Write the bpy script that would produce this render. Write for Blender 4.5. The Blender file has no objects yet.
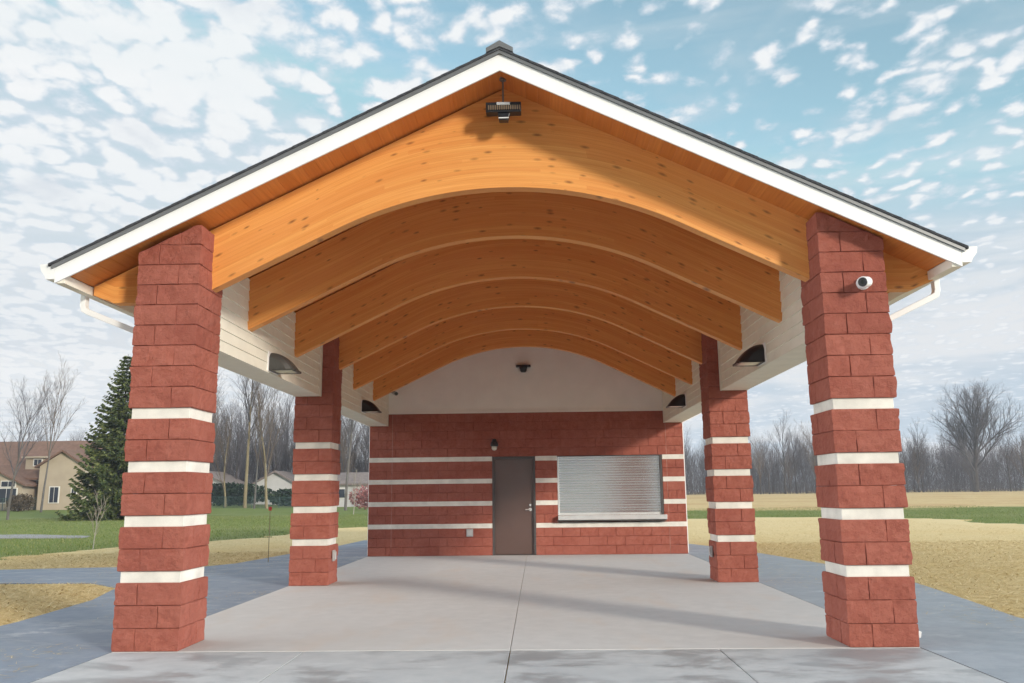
import bpy, math, random
import numpy as np
from mathutils import Matrix, Vector
from mathutils.geometry import delaunay_2d_cdt
PI = math.pi
R = math.radians
SC = bpy.context.scene

# ------------------------------------------------------------------ camera, sky, sun, exposure
cam_d = bpy.data.cameras.new('camera')
cam = bpy.data.objects.new('camera', cam_d)
SC.collection.objects.link(cam)
SC.camera = cam
cam_d.sensor_width = 36.0
cam_d.lens = 839.04 * 36 / 1024
cam_d.clip_start = 0.1
cam_d.clip_end = 8000
_yaw, _pitch, _roll = 0.0285, 0.1791, -0.0112
_r = Vector((math.cos(_yaw), math.sin(_yaw), 0)); _f = Vector((-math.sin(_yaw), math.cos(_yaw), 0))
_F = _f * math.cos(_pitch) + Vector((0, 0, math.sin(_pitch)))
_U = -_f * math.sin(_pitch) + Vector((0, 0, math.cos(_pitch)))
_R2 = _r * math.cos(_roll) + _U * math.sin(_roll)
_U2 = _U * math.cos(_roll) - _r * math.sin(_roll)
cam.matrix_world = Matrix(((_R2.x, _U2.x, -_F.x, 0.2737), (_R2.y, _U2.y, -_F.y, -7.9447), (_R2.z, _U2.z, -_F.z, 1.3881), (0, 0, 0, 1)))

SUN_EL = R(18.0)
SUN_DIR = Vector((0.68 * math.cos(SUN_EL) / math.hypot(.68, .73), -0.73 * math.cos(SUN_EL) / math.hypot(.68, .73), math.sin(SUN_EL)))
sun_d = bpy.data.lights.new('sun', 'SUN')
sun_d.energy = 2.15
sun_d.angle = R(8.0)
sun_d.color = (1.0, 0.92, 0.80)
sun = bpy.data.objects.new('sun', sun_d)
SC.collection.objects.link(sun)
sun.rotation_euler = SUN_DIR.to_track_quat('Z', 'Y').to_euler()

SKY_STRENGTH = 0.15
EXPOSURE = 0.66
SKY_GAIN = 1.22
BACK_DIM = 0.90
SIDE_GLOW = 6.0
HAZE = 0.0005
world = bpy.data.worlds.new('World')
SC.world = world
world.use_nodes = True


def build_world():
    nt = world.node_tree
    nt.nodes.clear()
    N, L = nt.nodes.new, nt.links.new

    def math_(op, a, b=None, c=None, clamp=False):
        n = N('ShaderNodeMath'); n.operation = op; n.use_clamp = clamp
        for i, x in enumerate((a, b, c)):
            if x is None: continue
            if isinstance(x, (int, float)): n.inputs[i].default_value = x
            else: L(x, n.inputs[i])
        return n.outputs[0]

    def mapr(x, a, b, c, d, smooth=True):
        n = N('ShaderNodeMapRange'); n.interpolation_type = 'SMOOTHSTEP' if smooth else 'LINEAR'
        L(x, n.inputs[0])
        for i, q in enumerate((a, b, c, d)): n.inputs[i + 1].default_value = q
        return n.outputs[0]

    def noise(v, scale, detail=5, rough=.55, dist=0.0):
        n = N('ShaderNodeTexNoise'); n.inputs['Scale'].default_value = scale; n.inputs['Detail'].default_value = detail
        n.inputs['Roughness'].default_value = rough; n.inputs['Distortion'].default_value = dist
        L(v, n.inputs['Vector']); return n.outputs['Fac']

    def mix(f, a, b):
        n = N('ShaderNodeMix'); n.data_type = 'RGBA'
        for s, x in ((0, f), (6, a), (7, b)):
            if isinstance(x, (int, float)): n.inputs[s].default_value = x
            elif isinstance(x, tuple): n.inputs[s].default_value = (*x, 1)
            else: L(x, n.inputs[s])
        return n.outputs[2]

    out = N('ShaderNodeOutputWorld'); bg = N('ShaderNodeBackground')
    sky = N('ShaderNodeTexSky'); sky.sky_type = 'NISHITA'; sky.sun_disc = False
    sky.sun_elevation = SUN_EL
    sky.sun_rotation = math.atan2(SUN_DIR.x, SUN_DIR.y)
    sky.air_density = 1.0; sky.dust_density = 0.6; sky.ozone_density = 1.2
    tc = N('ShaderNodeTexCoord'); sep = N('ShaderNodeSeparateXYZ'); L(tc.outputs['Generated'], sep.inputs[0])
    x, y, z = sep.outputs
    zz = math_('ADD', math_('MAXIMUM', z, 0.0), 0.10)
    px, py = math_('DIVIDE', x, zz), math_('DIVIDE', y, zz)
    cmb = N('ShaderNodeCombineXYZ'); L(px, cmb.inputs[0]); L(py, cmb.inputs[1]); p = cmb.outputs[0]
    mp = N('ShaderNodeMapping'); mp.inputs['Scale'].default_value = (1, .85, 1); mp.inputs['Rotation'].default_value = (0, 0, .45); L(p, mp.inputs[0]); q = mp.outputs[0]
    # rows of small rounded cloudlets: noise-warped cells, broken up by finer noise
    wn = N('ShaderNodeTexNoise'); wn.inputs['Scale'].default_value = 9.0; wn.inputs['Detail'].default_value = 4; L(q, wn.inputs['Vector'])
    wsub = N('ShaderNodeVectorMath'); wsub.operation = 'MULTIPLY_ADD'; L(wn.outputs['Color'], wsub.inputs[0]); wsub.inputs[1].default_value = (.13, .13, 0); L(q, wsub.inputs[2])
    vo = N('ShaderNodeTexVoronoi'); vo.feature = 'SMOOTH_F1'; vo.inputs['Scale'].default_value = 16.5; vo.inputs['Smoothness'].default_value = .35; L(wsub.outputs[0], vo.inputs['Vector'])
    cell = math_('SUBTRACT', 1.0, math_('MULTIPLY', vo.outputs['Distance'], 1.25))
    puff = noise(q, 17.0, 8, .64, .2)
    mid = noise(q, 3.8, 4, .55)
    big = noise(q, .8, 2, .5)
    az = math_('DIVIDE', x, math_('MAXIMUM', math_('ADD', math_('ABSOLUTE', y), .15), .15))
    left = mapr(az, -.50, .20, .15, -.025)      # the sheet is closed on the left and thins out to the right
    dens = math_('ADD', math_('ADD', math_('MULTIPLY', cell, .42), math_('MULTIPLY', puff, .46)), math_('ADD', math_('MULTIPLY', mid, .36), math_('MULTIPLY', big, .20)))
    dens = math_('ADD', dens, left)
    cov = mapr(dens, .615, .81, 0.0, 1.0)
    core = mapr(dens, .70, .86, 0.0, 1.0)
    soft = noise(q, 4.6, 4, .6)
    cl = mix(core, (2.30, 2.58, 2.88), (3.25, 3.28, 3.30))
    cl = mix(math_('MULTIPLY', mapr(soft, .52, .74, 0, 1), .60), cl, (2.3, 2.46, 2.70))
    # veil that closes towards the horizon
    st = N('ShaderNodeMapping'); st.inputs['Scale'].default_value = (1.0, 1.0, 7.0); L(tc.outputs['Generated'], st.inputs[0])
    bands = noise(st.outputs[0], 2.6, 5, .6, .3)
    low = math_('ADD', mapr(z, .40, .16, 0.0, 1.0), math_('MULTIPLY', math_('SUBTRACT', bands, .5), 1.3))
    veil = math_('ADD', math_('MULTIPLY', low, .92), math_('MULTIPLY', left, .9), clamp=True)
    veil = math_('MAXIMUM', veil, math_('MULTIPLY', mapr(mid, .42, .70, 0, 1), .28))
    vl = mix(mapr(bands, .40, .62, 0, 1), (2.50, 2.62, 2.76), (2.84, 2.90, 2.95))
    vr = mix(mapr(bands, .42, .56, 0, 1), (2.0, 2.26, 2.56), (2.78, 2.83, 2.90))
    veilc = mix(mapr(az, -.30, .40, 0, 1), vl, vr)
    tint = N('ShaderNodeMix'); tint.data_type = 'RGBA'; tint.blend_type = 'MULTIPLY'; tint.inputs[0].default_value = 1
    L(sky.outputs[0], tint.inputs[6]); tint.inputs[7].default_value = (1.00, 1.03, .80, 1)
    lim = N('ShaderNodeVectorMath'); lim.operation = 'MINIMUM'; L(tint.outputs[2], lim.inputs[0]); lim.inputs[1].default_value = (1.75, 2.28, 2.62)
    c1 = mix(math_('MULTIPLY', veil, .95), lim.outputs[0], veilc)
    c2 = mix(math_('MULTIPLY', cov, math_('SUBTRACT', .96, math_('MULTIPLY', veil, .45))), c1, cl)
    # added fill light: unseen sky boosted at both sides, dimmed behind the camera
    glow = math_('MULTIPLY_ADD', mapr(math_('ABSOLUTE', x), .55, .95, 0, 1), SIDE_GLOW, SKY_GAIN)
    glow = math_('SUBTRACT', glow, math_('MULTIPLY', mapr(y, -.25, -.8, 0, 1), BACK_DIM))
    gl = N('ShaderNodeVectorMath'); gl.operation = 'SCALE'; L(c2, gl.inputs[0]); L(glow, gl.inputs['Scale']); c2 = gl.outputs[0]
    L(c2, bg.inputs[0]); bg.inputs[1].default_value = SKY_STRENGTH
    L(bg.outputs[0], out.inputs[0])


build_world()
vs = SC.view_settings
vs.view_transform = 'Standard'; vs.look = 'None'; vs.gamma = 1; vs.use_curve_mapping = False
vs.exposure = EXPOSURE
SC.cycles.use_denoising = True
SC.cycles.max_bounces = 12
SC.cycles.diffuse_bounces = 9
SC.cycles.glossy_bounces = 3
SC.cycles.sample_clamp_indirect = 6.0

# ------------------------------------------------------------------ helpers
rng = np.random.default_rng(11)
random.seed(5)


class MB:
    """collects vertices, faces and optional uvs for one mesh object"""
    def __init__(s): s.v = []; s.f = []; s.uv = []; s.n = 0

    def add(s, vs_, fs, uvs=None):
        vs_ = np.asarray(vs_, float).reshape(-1, 3)
        s.v.append(vs_)
        o = s.n
        for i, f in enumerate(fs):
            s.f.append([int(a) + o for a in f])
            s.uv.append(uvs[i] if uvs is not None else None)
        s.n += len(vs_)
        return s

    def box(s, a, b):
        x0, y0, z0 = a; x1, y1, z1 = b
        return s.add([(x0, y0, z0), (x1, y0, z0), (x1, y1, z0), (x0, y1, z0), (x0, y0, z1), (x1, y0, z1), (x1, y1, z1), (x0, y1, z1)],
                     [(0, 3, 2, 1), (4, 5, 6, 7), (0, 1, 5, 4), (1, 2, 6, 5), (2, 3, 7, 6), (3, 0, 4, 7)])

    def prism(s, poly, axis, t0, t1):
        """polygon in the two other axes extruded along axis ('x','y','z')"""
        n = len(poly)
        def P(a, b, t):
            return {'x': (t, a, b), 'y': (a, t, b), 'z': (a, b, t)}[axis]
        v = [P(a, b, t0) for a, b in poly] + [P(a, b, t1) for a, b in poly]
        f = [tuple(range(n))[::-1], tuple(range(n, 2 * n))] + [(i, (i + 1) % n, n + (i + 1) % n, n + i) for i in range(n)]
        return s.add(v, f)

    def tube(s, pts, rad, n=8, cap=True):
        pts = [Vector(p) for p in pts]
        rads = rad if isinstance(rad, (list, tuple)) else [rad] * len(pts)
        vs_ = []
        ref = None
        for i, p in enumerate(pts):
            d = (pts[min(i + 1, len(pts) - 1)] - pts[max(i - 1, 0)]).normalized()
            if ref is None:
                ref = Vector((0, 0, 1)) if abs(d.z) < .9 else Vector((1, 0, 0))
            u = d.cross(ref).normalized(); w = d.cross(u).normalized(); ref = u.cross(d) if False else ref
            for k in range(n):
                a = 2 * PI * k / n
                vs_.append(p + (u * math.cos(a) + w * math.sin(a)) * rads[i])
        f = []
        for i in range(len(pts) - 1):
            for k in range(n):
                f.append((i * n + k, i * n + (k + 1) % n, (i + 1) * n + (k + 1) % n, (i + 1) * n + k))
        if cap:
            f.append(tuple(range(n))[::-1]); f.append(tuple(range((len(pts) - 1) * n, len(pts) * n)))
        return s.add([tuple(p) for p in vs_], f)

    def lathe(s, prof, c, n=20):
        """profile of (radius, z) turned about the vertical through c"""
        vs_ = []
        for r, z in prof:
            for k in range(n):
                a = 2 * PI * k / n
                vs_.append((c[0] + r * math.cos(a), c[1] + r * math.sin(a), c[2] + z))
        f = []
        for i in range(len(prof) - 1):
            for k in range(n):
                f.append((i * n + k, i * n + (k + 1) % n, (i + 1) * n + (k + 1) % n, (i + 1) * n + k))
        f.append(tuple(range(n))[::-1]); f.append(tuple(range((len(prof) - 1) * n, len(prof) * n)))
        return s.add(vs_, f)

    def rotated(s, rot, loc):
        for i, a in enumerate(s.v):
            s.v[i] = a @ np.array(rot.to_3x3()).T + np.array(loc)
        return s

    def build(s, name, m, parent=None, smooth=False, bevel=0.0):
        me = bpy.data.meshes.new(name)
        V = np.concatenate(s.v) if s.v else np.zeros((0, 3))
        org = parent_origin(parent)
        V = V - np.array(org)
        me.from_pydata(V.tolist(), [], s.f)
        if any(u is not None for u in s.uv):
            lay = me.uv_layers.new(name='UVMap')
            flat = []
            for f, u in zip(s.f, s.uv):
                flat += list(u) if u is not None else [(0, 0)] * len(f)
            lay.data.foreach_set('uv', np.array(flat, float).ravel())
        if m: me.materials.append(m)
        if smooth: me.polygons.foreach_set('use_smooth', [True] * len(me.polygons))
        me.update()
        o = bpy.data.objects.new(name, me)
        SC.collection.objects.link(o)
        if parent: o.parent = parent
        if bevel:
            b = o.modifiers.new('bevel', 'BEVEL'); b.width = bevel; b.segments = 2; b.limit_method = 'ANGLE'; b.angle_limit = R(40)
        return o


def parent_origin(p):
    o = Vector((0, 0, 0))
    while p is not None:
        o += p.location; p = p.parent
    return o


def np_mesh(name, V, F, m, parent=None, uv=None):
    """fast triangle / quad mesh from arrays"""
    me = bpy.data.meshes.new(name)
    V = np.asarray(V, np.float32) - np.array(parent_origin(parent), np.float32); F = np.asarray(F, np.int32); k = F.shape[1]
    me.vertices.add(len(V)); me.vertices.foreach_set('co', V.ravel())
    me.loops.add(F.size); me.loops.foreach_set('vertex_index', F.ravel())
    me.polygons.add(len(F)); me.polygons.foreach_set('loop_start', np.arange(0, F.size, k, dtype=np.int32))
    me.polygons.foreach_set('loop_total', np.full(len(F), k, np.int32))
    me.update(calc_edges=True); me.validate()
    if m: me.materials.append(m)
    o = bpy.data.objects.new(name, me)
    SC.collection.objects.link(o)
    if parent: o.parent = parent
    return o


def tag(o, label=None, cat=None, group=None, kind=None):
    for k, v in (('label', label), ('category', cat), ('group', group), ('kind', kind)):
        if v: o[k] = v
    return o


def thing(name, loc, label, cat, group=None):
    o = bpy.data.objects.new(name, None)
    o.empty_display_size = .2
    SC.collection.objects.link(o); o.location = loc
    return tag(o, label, cat, group)


def copy_tree(o, parent=None):
    c = o.copy(); SC.collection.objects.link(c); c.parent = parent
    for ch in list(o.children): copy_tree(ch, c)
    return c


# value noise -----------------------------------------------------------
def _h(ix, iy, iz, seed):
    n = (ix * 374761393 + iy * 668265263 + iz * 2147483647 + seed * 1274126177) & 0x7fffffff
    n = ((n ^ (n >> 13)) * 1274126177) & 0x7fffffff
    n = (n ^ (n >> 16)) & 0xffff
    return n / 65535.0


def vnoise(P, scale, seed=0):
    Q = np.asarray(P, float) * scale
    i = np.floor(Q).astype(np.int64); f = Q - i; f = f * f * (3 - 2 * f)
    r = 0
    for dx in (0, 1):
        for dy in (0, 1):
            for dz in (0, 1):
                w = (f[..., 0] if dx else 1 - f[..., 0]) * (f[..., 1] if dy else 1 - f[..., 1]) * (f[..., 2] if dz else 1 - f[..., 2])
                r = r + w * _h(i[..., 0] + dx, i[..., 1] + dy, i[..., 2] + dz, seed)
    return r


# ------------------------------------------------------------------ materials
class Mat:
    def __init__(s, name, rough=.7, metal=0.0, spec=.4):
        s.m = bpy.data.materials.new(name); s.m.use_nodes = True
        s.nt = s.m.node_tree; s.b = s.nt.nodes['Principled BSDF']
        s.b.inputs['Roughness'].default_value = rough; s.b.inputs['Metallic'].default_value = metal
        s.b.inputs['Specular IOR Level'].default_value = spec
        s.tc = None

    def N(s, t): return s.nt.nodes.new(t)
    def L(s, a, b): s.nt.links.new(a, b)

    def co(s, kind='Object', scale=(1, 1, 1), rot=(0, 0, 0)):
        if s.tc is None: s.tc = s.N('ShaderNodeTexCoord')
        mp = s.N('ShaderNodeMapping'); mp.inputs['Scale'].default_value = scale; mp.inputs['Rotation'].default_value = rot
        s.L(s.tc.outputs[kind], mp.inputs[0]); return mp.outputs[0]

    def noise(s, v, scale, detail=4, rough=.55, dist=0.0):
        n = s.N('ShaderNodeTexNoise'); n.inputs['Scale'].default_value = scale; n.inputs['Detail'].default_value = detail
        n.inputs['Roughness'].default_value = rough; n.inputs['Distortion'].default_value = dist
        s.L(v, n.inputs['Vector']); return n.outputs['Fac']

    def ramp(s, f, stops):
        n = s.N('ShaderNodeValToRGB'); e = n.color_ramp.elements
        while len(e) < len(stops): e.new(.5)
        for el, (p, c) in zip(e, stops):
            el.position = p; el.color = (*c, 1) if len(c) == 3 else c
        s.L(f, n.inputs[0]); return n.outputs[0]

    def mr(s, x, a, b, c, d):
        n = s.N('ShaderNodeMapRange'); n.interpolation_type = 'SMOOTHSTEP'; s.L(x, n.inputs[0])
        for i, q in enumerate((a, b, c, d)): n.inputs[i + 1].default_value = q
        return n.outputs[0]

    def mix(s, f, a, b, mode='MIX'):
        n = s.N('ShaderNodeMix'); n.data_type = 'RGBA'; n.blend_type = mode
        for k, x in ((0, f), (6, a), (7, b)):
            if isinstance(x, (int, float)): n.inputs[k].default_value = x
            elif isinstance(x, tuple): n.inputs[k].default_value = (*x, 1)
            else: s.L(x, n.inputs[k])
        return n.outputs[2]

    def math(s, op, a, b=None):
        n = s.N('ShaderNodeMath'); n.operation = op
        for i, x in enumerate((a, b)):
            if x is None: continue
            if isinstance(x, (int, float)): n.inputs[i].default_value = x
            else: s.L(x, n.inputs[i])
        return n.outputs[0]

    def color(s, c):
        if isinstance(c, tuple): s.b.inputs['Base Color'].default_value = (*c, 1)
        else: s.L(c, s.b.inputs['Base Color'])
        return s

    def bump(s, h, strength=.3, dist=.01):
        n = s.N('ShaderNodeBump'); n.inputs['Strength'].default_value = strength; n.inputs['Distance'].default_value = dist
        s.L(h, n.inputs['Height']); s.L(n.outputs[0], s.b.inputs['Normal']); return s

    def roughness(s, x): s.L(x, s.b.inputs['Roughness']); return s


def plain(name, c, rough=.6, metal=0.0, spec=.4, var=.06, scale=6, bump=0.0):
    m = Mat(name, rough, metal, spec)
    v = m.co()
    n = m.noise(v, scale, 5)
    a = tuple(max(0, q * (1 - var * 2)) for q in c); b = tuple(min(1, q * (1 + var)) for q in c)
    m.color(m.ramp(n, [(.3, a), (.7, b)]))
    if bump: m.bump(m.noise(v, scale * 12, 3), bump, .004)
    return m.m


def mat_block():
    m = Mat('red_split_face_block', .85, 0, .25)
    v = m.co()
    big = m.noise(v, 1.6, 3); mid = m.noise(v, 9, 5, .65); fine = m.noise(v, 70, 4, .7)
    c = m.ramp(mid, [(.25, (.26, .072, .048)), (.5, (.33, .100, .068)), (.78, (.395, .138, .098))])
    c = m.mix(m.mr(big, .35, .7, 0, .45), c, (.25, .066, .047))
    c = m.mix(m.mr(fine, .56, .76, 0, .5), c, (.44, .205, .155))
    c = m.mix(m.mr(fine, .40, .25, 0, .5), c, (.19, .045, .032))
    # blocks differ a little in tone: 16 inch units in 8 inch courses
    gi = m.N('ShaderNodeNewGeometry')
    c = m.mix(m.mr(gi.outputs['Random Per Island'], .2, 1, 0, .30), c, (.225, .062, .044))
    bx = m.N('ShaderNodeTexWhiteNoise'); bx.noise_dimensions = '3D'
    bm = m.N('ShaderNodeVectorMath'); bm.operation = 'FLOOR'; m.L(m.co(scale=(2.46, 2.46, 4.92)), bm.inputs[0]); m.L(bm.outputs[0], bx.inputs['Vector'])
    c = m.mix(m.mr(bx.outputs['Value'], .3, 1, 0, .22), c, (.40, .145, .105))
    m.color(c)
    h = m.math('ADD', m.math('MULTIPLY', fine, .5), mid)
    chip = m.noise(v, 26, 5, .7, .6)
    h = m.math('ADD', h, m.math('MULTIPLY', chip, 1.3))
    m.bump(h, .75, .014)
    return m.m


def mat_wood():
    m = Mat('laminated_spruce', .45, 0, .35)
    uv = m.co('UV')
    sep = m.N('ShaderNodeSeparateXYZ'); m.L(uv, sep.inputs[0])
    u, v = sep.outputs[0], sep.outputs[1]
    info = m.N('ShaderNodeObjectInfo')
    rnd = m.math('MULTIPLY', info.outputs['Random'], 37.0)
    lam = m.math('FLOOR', m.math('DIVIDE', v, .040))
    # boards end to end in each lamination
    wn = m.N('ShaderNodeTexWhiteNoise'); wn.noise_dimensions = '2D'
    cb = m.N('ShaderNodeCombineXYZ'); m.L(lam, cb.inputs[0]); m.L(rnd, cb.inputs[1]); m.L(cb.outputs[0], wn.inputs['Vector'])
    seg = m.math('FLOOR', m.math('ADD', m.math('DIVIDE', u, 2.7), m.math('MULTIPLY', wn.outputs['Value'], 9.0)))
    wn2 = m.N('ShaderNodeTexWhiteNoise'); wn2.noise_dimensions = '3D'
    cb2 = m.N('ShaderNodeCombineXYZ'); m.L(lam, cb2.inputs[0]); m.L(seg, cb2.inputs[1]); m.L(rnd, cb2.inputs[2]); m.L(cb2.outputs[0], wn2.inputs['Vector'])
    # grain
    gv = m.N('ShaderNodeCombineXYZ')
    m.L(m.math('ADD', m.math('MULTIPLY', u, 1.1), m.math('MULTIPLY', wn2.outputs['Value'], 50)), gv.inputs[0])
    m.L(m.math('MULTIPLY', v, 55), gv.inputs[1]); m.L(rnd, gv.inputs[2])
    g = m.noise(gv.outputs[0], 1.0, 5, .6, .6)
    soft = m.N('ShaderNodeCombineXYZ'); m.L(m.math('MULTIPLY', u, .5), soft.inputs[0]); m.L(m.math('MULTIPLY', v, 2.2), soft.inputs[1]); m.L(rnd, soft.inputs[2])
    patch = m.noise(soft.outputs[0], 1.4, 3)
    c = m.ramp(g, [(.25, (.63, .24, .055)), (.5, (.74, .325, .085)), (.78, (.82, .405, .125))])
    c = m.mix(m.mr(wn2.outputs['Value'], 0, 1, 0, .45), c, (.64, .215, .048))
    c = m.mix(m.mr(patch, .45, .75, 0, .25), c, (.80, .36, .12))
    # knots: small dark spots drawn out along the grain
    kv = m.N('ShaderNodeCombineXYZ'); m.L(m.math('MULTIPLY', u, 6.0), kv.inputs[0]); m.L(m.math('MULTIPLY', v, 19.0), kv.inputs[1]); m.L(rnd, kv.inputs[2])
    vo = m.N('ShaderNodeTexVoronoi'); vo.inputs['Scale'].default_value = 1.0; m.L(kv.outputs[0], vo.inputs['Vector'])
    vc = m.N('ShaderNodeSeparateColor'); m.L(vo.outputs['Color'], vc.inputs[0])
    rad = m.math('MULTIPLY', m.mr(vc.outputs[0], .42, 1.0, .02, 1), .34)
    kd = m.math('DIVIDE', vo.outputs['Distance'], m.math('MAXIMUM', rad, .001))
    kn = m.N('ShaderNodeMapRange'); m.L(kd, kn.inputs[0]); kn.inputs[1].default_value = 1.15; kn.inputs[2].default_value = .2; kn.inputs[3].default_value = 0; kn.inputs[4].default_value = .80
    c = m.mix(kn.outputs[0], c, (.155, .048, .016))
    # glue line
    fr = m.math('FRACT', m.math('DIVIDE', v, .040))
    gl = m.N('ShaderNodeMapRange'); m.L(fr, gl.inputs[0]); gl.inputs[1].default_value = .0; gl.inputs[2].default_value = .08; gl.inputs[3].default_value = .34; gl.inputs[4].default_value = 0
    c = m.mix(gl.outputs[0], c, (.36, .12, .03))
    m.color(c)
    m.bump(g, .08, .004)
    return m.m


def mat_soffit():
    m = Mat('stained_tongue_and_groove', .5, 0, .35)
    v = m.co()
    sep = m.N('ShaderNodeSeparateXYZ'); m.L(v, sep.inputs[0])
    brd = m.math('FLOOR', m.math('DIVIDE', sep.outputs[0], .125))
    wn = m.N('ShaderNodeTexWhiteNoise'); wn.noise_dimensions = '1D'; m.L(brd, wn.inputs['W'])
    g = m.noise(m.co(scale=(40, 1.2, 40)), 1, 4, .6, .4)
    c = m.ramp(g, [(.3, (.58, .19, .038)), (.7, (.72, .27, .062))])
    c = m.mix(m.mr(wn.outputs['Value'], 0, 1, 0, .5), c, (.52, .155, .028))
    m.color(c)
    return m.m


def mat_concrete(name, c0, c1, stain, wet=0.0, tint=None, finish=(60, 3, 1)):
    m = Mat(name, .8, 0, .35)
    v = m.co()
    n1 = m.noise(v, .55, 5, .6, .4); n2 = m.noise(v, 4.5, 5, .65); n3 = m.noise(v, 60, 3, .7)
    c = m.ramp(n2, [(.25, c0), (.75, c1)])
    c = m.mix(m.mr(n1, .45, .72, 0, .7), c, stain)
    if tint: c = m.mix(m.mr(m.noise(m.co(scale=(1.4, .5, 1)), .9, 4, .6), .50, .72, 0, .55), c, tint)
    c = m.mix(m.mr(n3, .35, .2, 0, .25), c, tuple(q * .6 for q in c0))
    if wet:
        w = m.noise(m.co(scale=(.8, 1.5, 1)), 1.15, 6, .68, .3)
        wf = m.mr(w, .47, .60, 0, 1)
        c = m.mix(m.math('MULTIPLY', wf, wet), c, tuple(q * .45 for q in c0))
        w2 = m.noise(m.co(scale=(1, 2.2, 1)), 1.7, 6, .7, .5)
        c = m.mix(m.mr(w2, .56, .68, 0, .32), c, (.60, .60, .60))
        m.roughness(m.mr(w, .47, .62, .75, .42))
    m.color(c)
    br = m.noise(m.co(scale=finish), 1.0, 3, .6)
    m.bump(m.math('ADD', br, m.math('MULTIPLY', n3, .6)), .18, .004)
    return m.m


def mat_straw():
    m = Mat('straw_mulch_bed', .95, 0, .1)
    v = m.co()
    n1 = m.noise(v, .22, 5, .6, .3); n2 = m.noise(m.co(scale=(1, 1.7, 1)), 2.6, 6, .7); n3 = m.noise(m.co(scale=(1, .6, 1)), 34, 6, .8, .3)
    c = m.ramp(n3, [(.25, (.24, .155, .055)), (.5, (.52, .38, .17)), (.75, (.70, .56, .31))])
    c = m.mix(m.mr(n2, .5, .68, 0, .6), c, (.70, .56, .32))
    c = m.mix(m.mr(n1, .48, .68, 0, .5), c, (.50, .33, .11))
    c = m.mix(m.mr(n2, .38, .28, 0, .6), c, (.20, .13, .055))
    sy = m.N('ShaderNodeSeparateXYZ'); m.L(v, sy.inputs[0])
    pale = m.mr(m.math('ADD', sy.outputs[1], m.math('MULTIPLY', m.math('SUBTRACT', n2, .5), 16)), 4, 30, 0, .45)   # fresher, paler straw away from the paving
    c = m.mix(pale, c, (.68, .55, .325))
    m.color(c); m.bump(n3, .14, .015)
    return m.m


def mat_straw_strand():
    m = Mat('straw_strand', .8, 0, .2)
    g = m.N('ShaderNodeNewGeometry')
    c = m.ramp(g.outputs['Random Per Island'], [(0, (.40, .26, .085)), (.5, (.64, .48, .22)), (1, (.76, .63, .37))])
    m.color(c); return m.m


def mat_ground():
    """lawn, running out into a dry tan field on the far right and a leaf-littered wood floor"""
    m = Mat('lawn_and_field', .95, 0, .1)
    v = m.co()
    sep = m.N('ShaderNodeSeparateXYZ'); m.L(v, sep.inputs[0])
    n1 = m.noise(v, .12, 5, .6); n2 = m.noise(v, 1.1, 5, .65); n3 = m.noise(v, 22, 4, .7)
    g = m.ramp(n3, [(.25, (.080, .110, .026)), (.55, (.135, .172, .042)), (.8, (.19, .21, .065))])
    g = m.mix(m.mr(n2, .45, .72, 0, .45), g, (.18, .205, .08))
    g = m.mix(m.mr(n1, .46, .66, 0, .55), g, (.21, .21, .095))
    d = m.ramp(m.noise(v, 3.0, 5, .7), [(.25, (.40, .27, .12)), (.75, (.60, .46, .24))])
    d = m.mix(m.mr(n1, .45, .6, 0, .5), d, (.42, .26, .12))
    wob = m.math('MULTIPLY', m.math('SUBTRACT', n1, .5), 16)
    yy = m.math('ADD', m.math('ADD', sep.outputs[1], wob), m.math('MULTIPLY', sep.outputs[0], -.10))
    far = m.mr(yy, 50, 54, 0, 1)
    right = m.mr(m.math('ADD', sep.outputs[0], wob), 2, 10, 0, 1)
    c = m.mix(m.math('MULTIPLY', far, right), g, d)
    lit = m.ramp(n2, [(.3, (.10, .075, .045)), (.7, (.18, .14, .09))])
    leftw = m.mr(m.math('ADD', sep.outputs[1], wob), 100, 108, 0, 1)
    c = m.mix(m.math('MULTIPLY', leftw, m.mr(sep.outputs[0], 4, 0, 0, 1)), c, lit)
    m.color(c); m.bump(n3, .5, .03)
    return m.m


def mat_island(name, stops, rough=.9):
    m = Mat(name, rough, 0, .15)
    g = m.N('ShaderNodeNewGeometry')
    m.color(m.ramp(g.outputs['Random Per Island'], stops)); return m.m


def mat_bark(name, a, b):
    m = Mat(name, .9, 0, .15)
    n = m.noise(m.co(scale=(9, 9, 1.6)), 1.0, 5, .65)
    m.color(m.ramp(n, [(.3, a), (.7, b)])); m.bump(n, .4, .02); return m.m


def mat_shutter():
    m = Mat('mill_aluminium_slats', .2, .92, .5)
    n = m.noise(m.co(scale=(.6, 1, 17.2)), 1.0, 4, .6)
    m.color(m.ramp(n, [(.3, (.76, .77, .76)), (.7, (.84, .84, .83))]))
    m.roughness(m.mr(n, .3, .7, .15, .18))
    return m.m


def mat_shingle():
    m = Mat('charcoal_shingles', .9, 0, .2)
    n = m.noise(m.co(), 30, 4, .7)
    m.color(m.ramp(n, [(.3, (.025, .026, .03)), (.7, (.075, .078, .085))])); m.bump(n, .4, .01); return m.m


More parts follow.
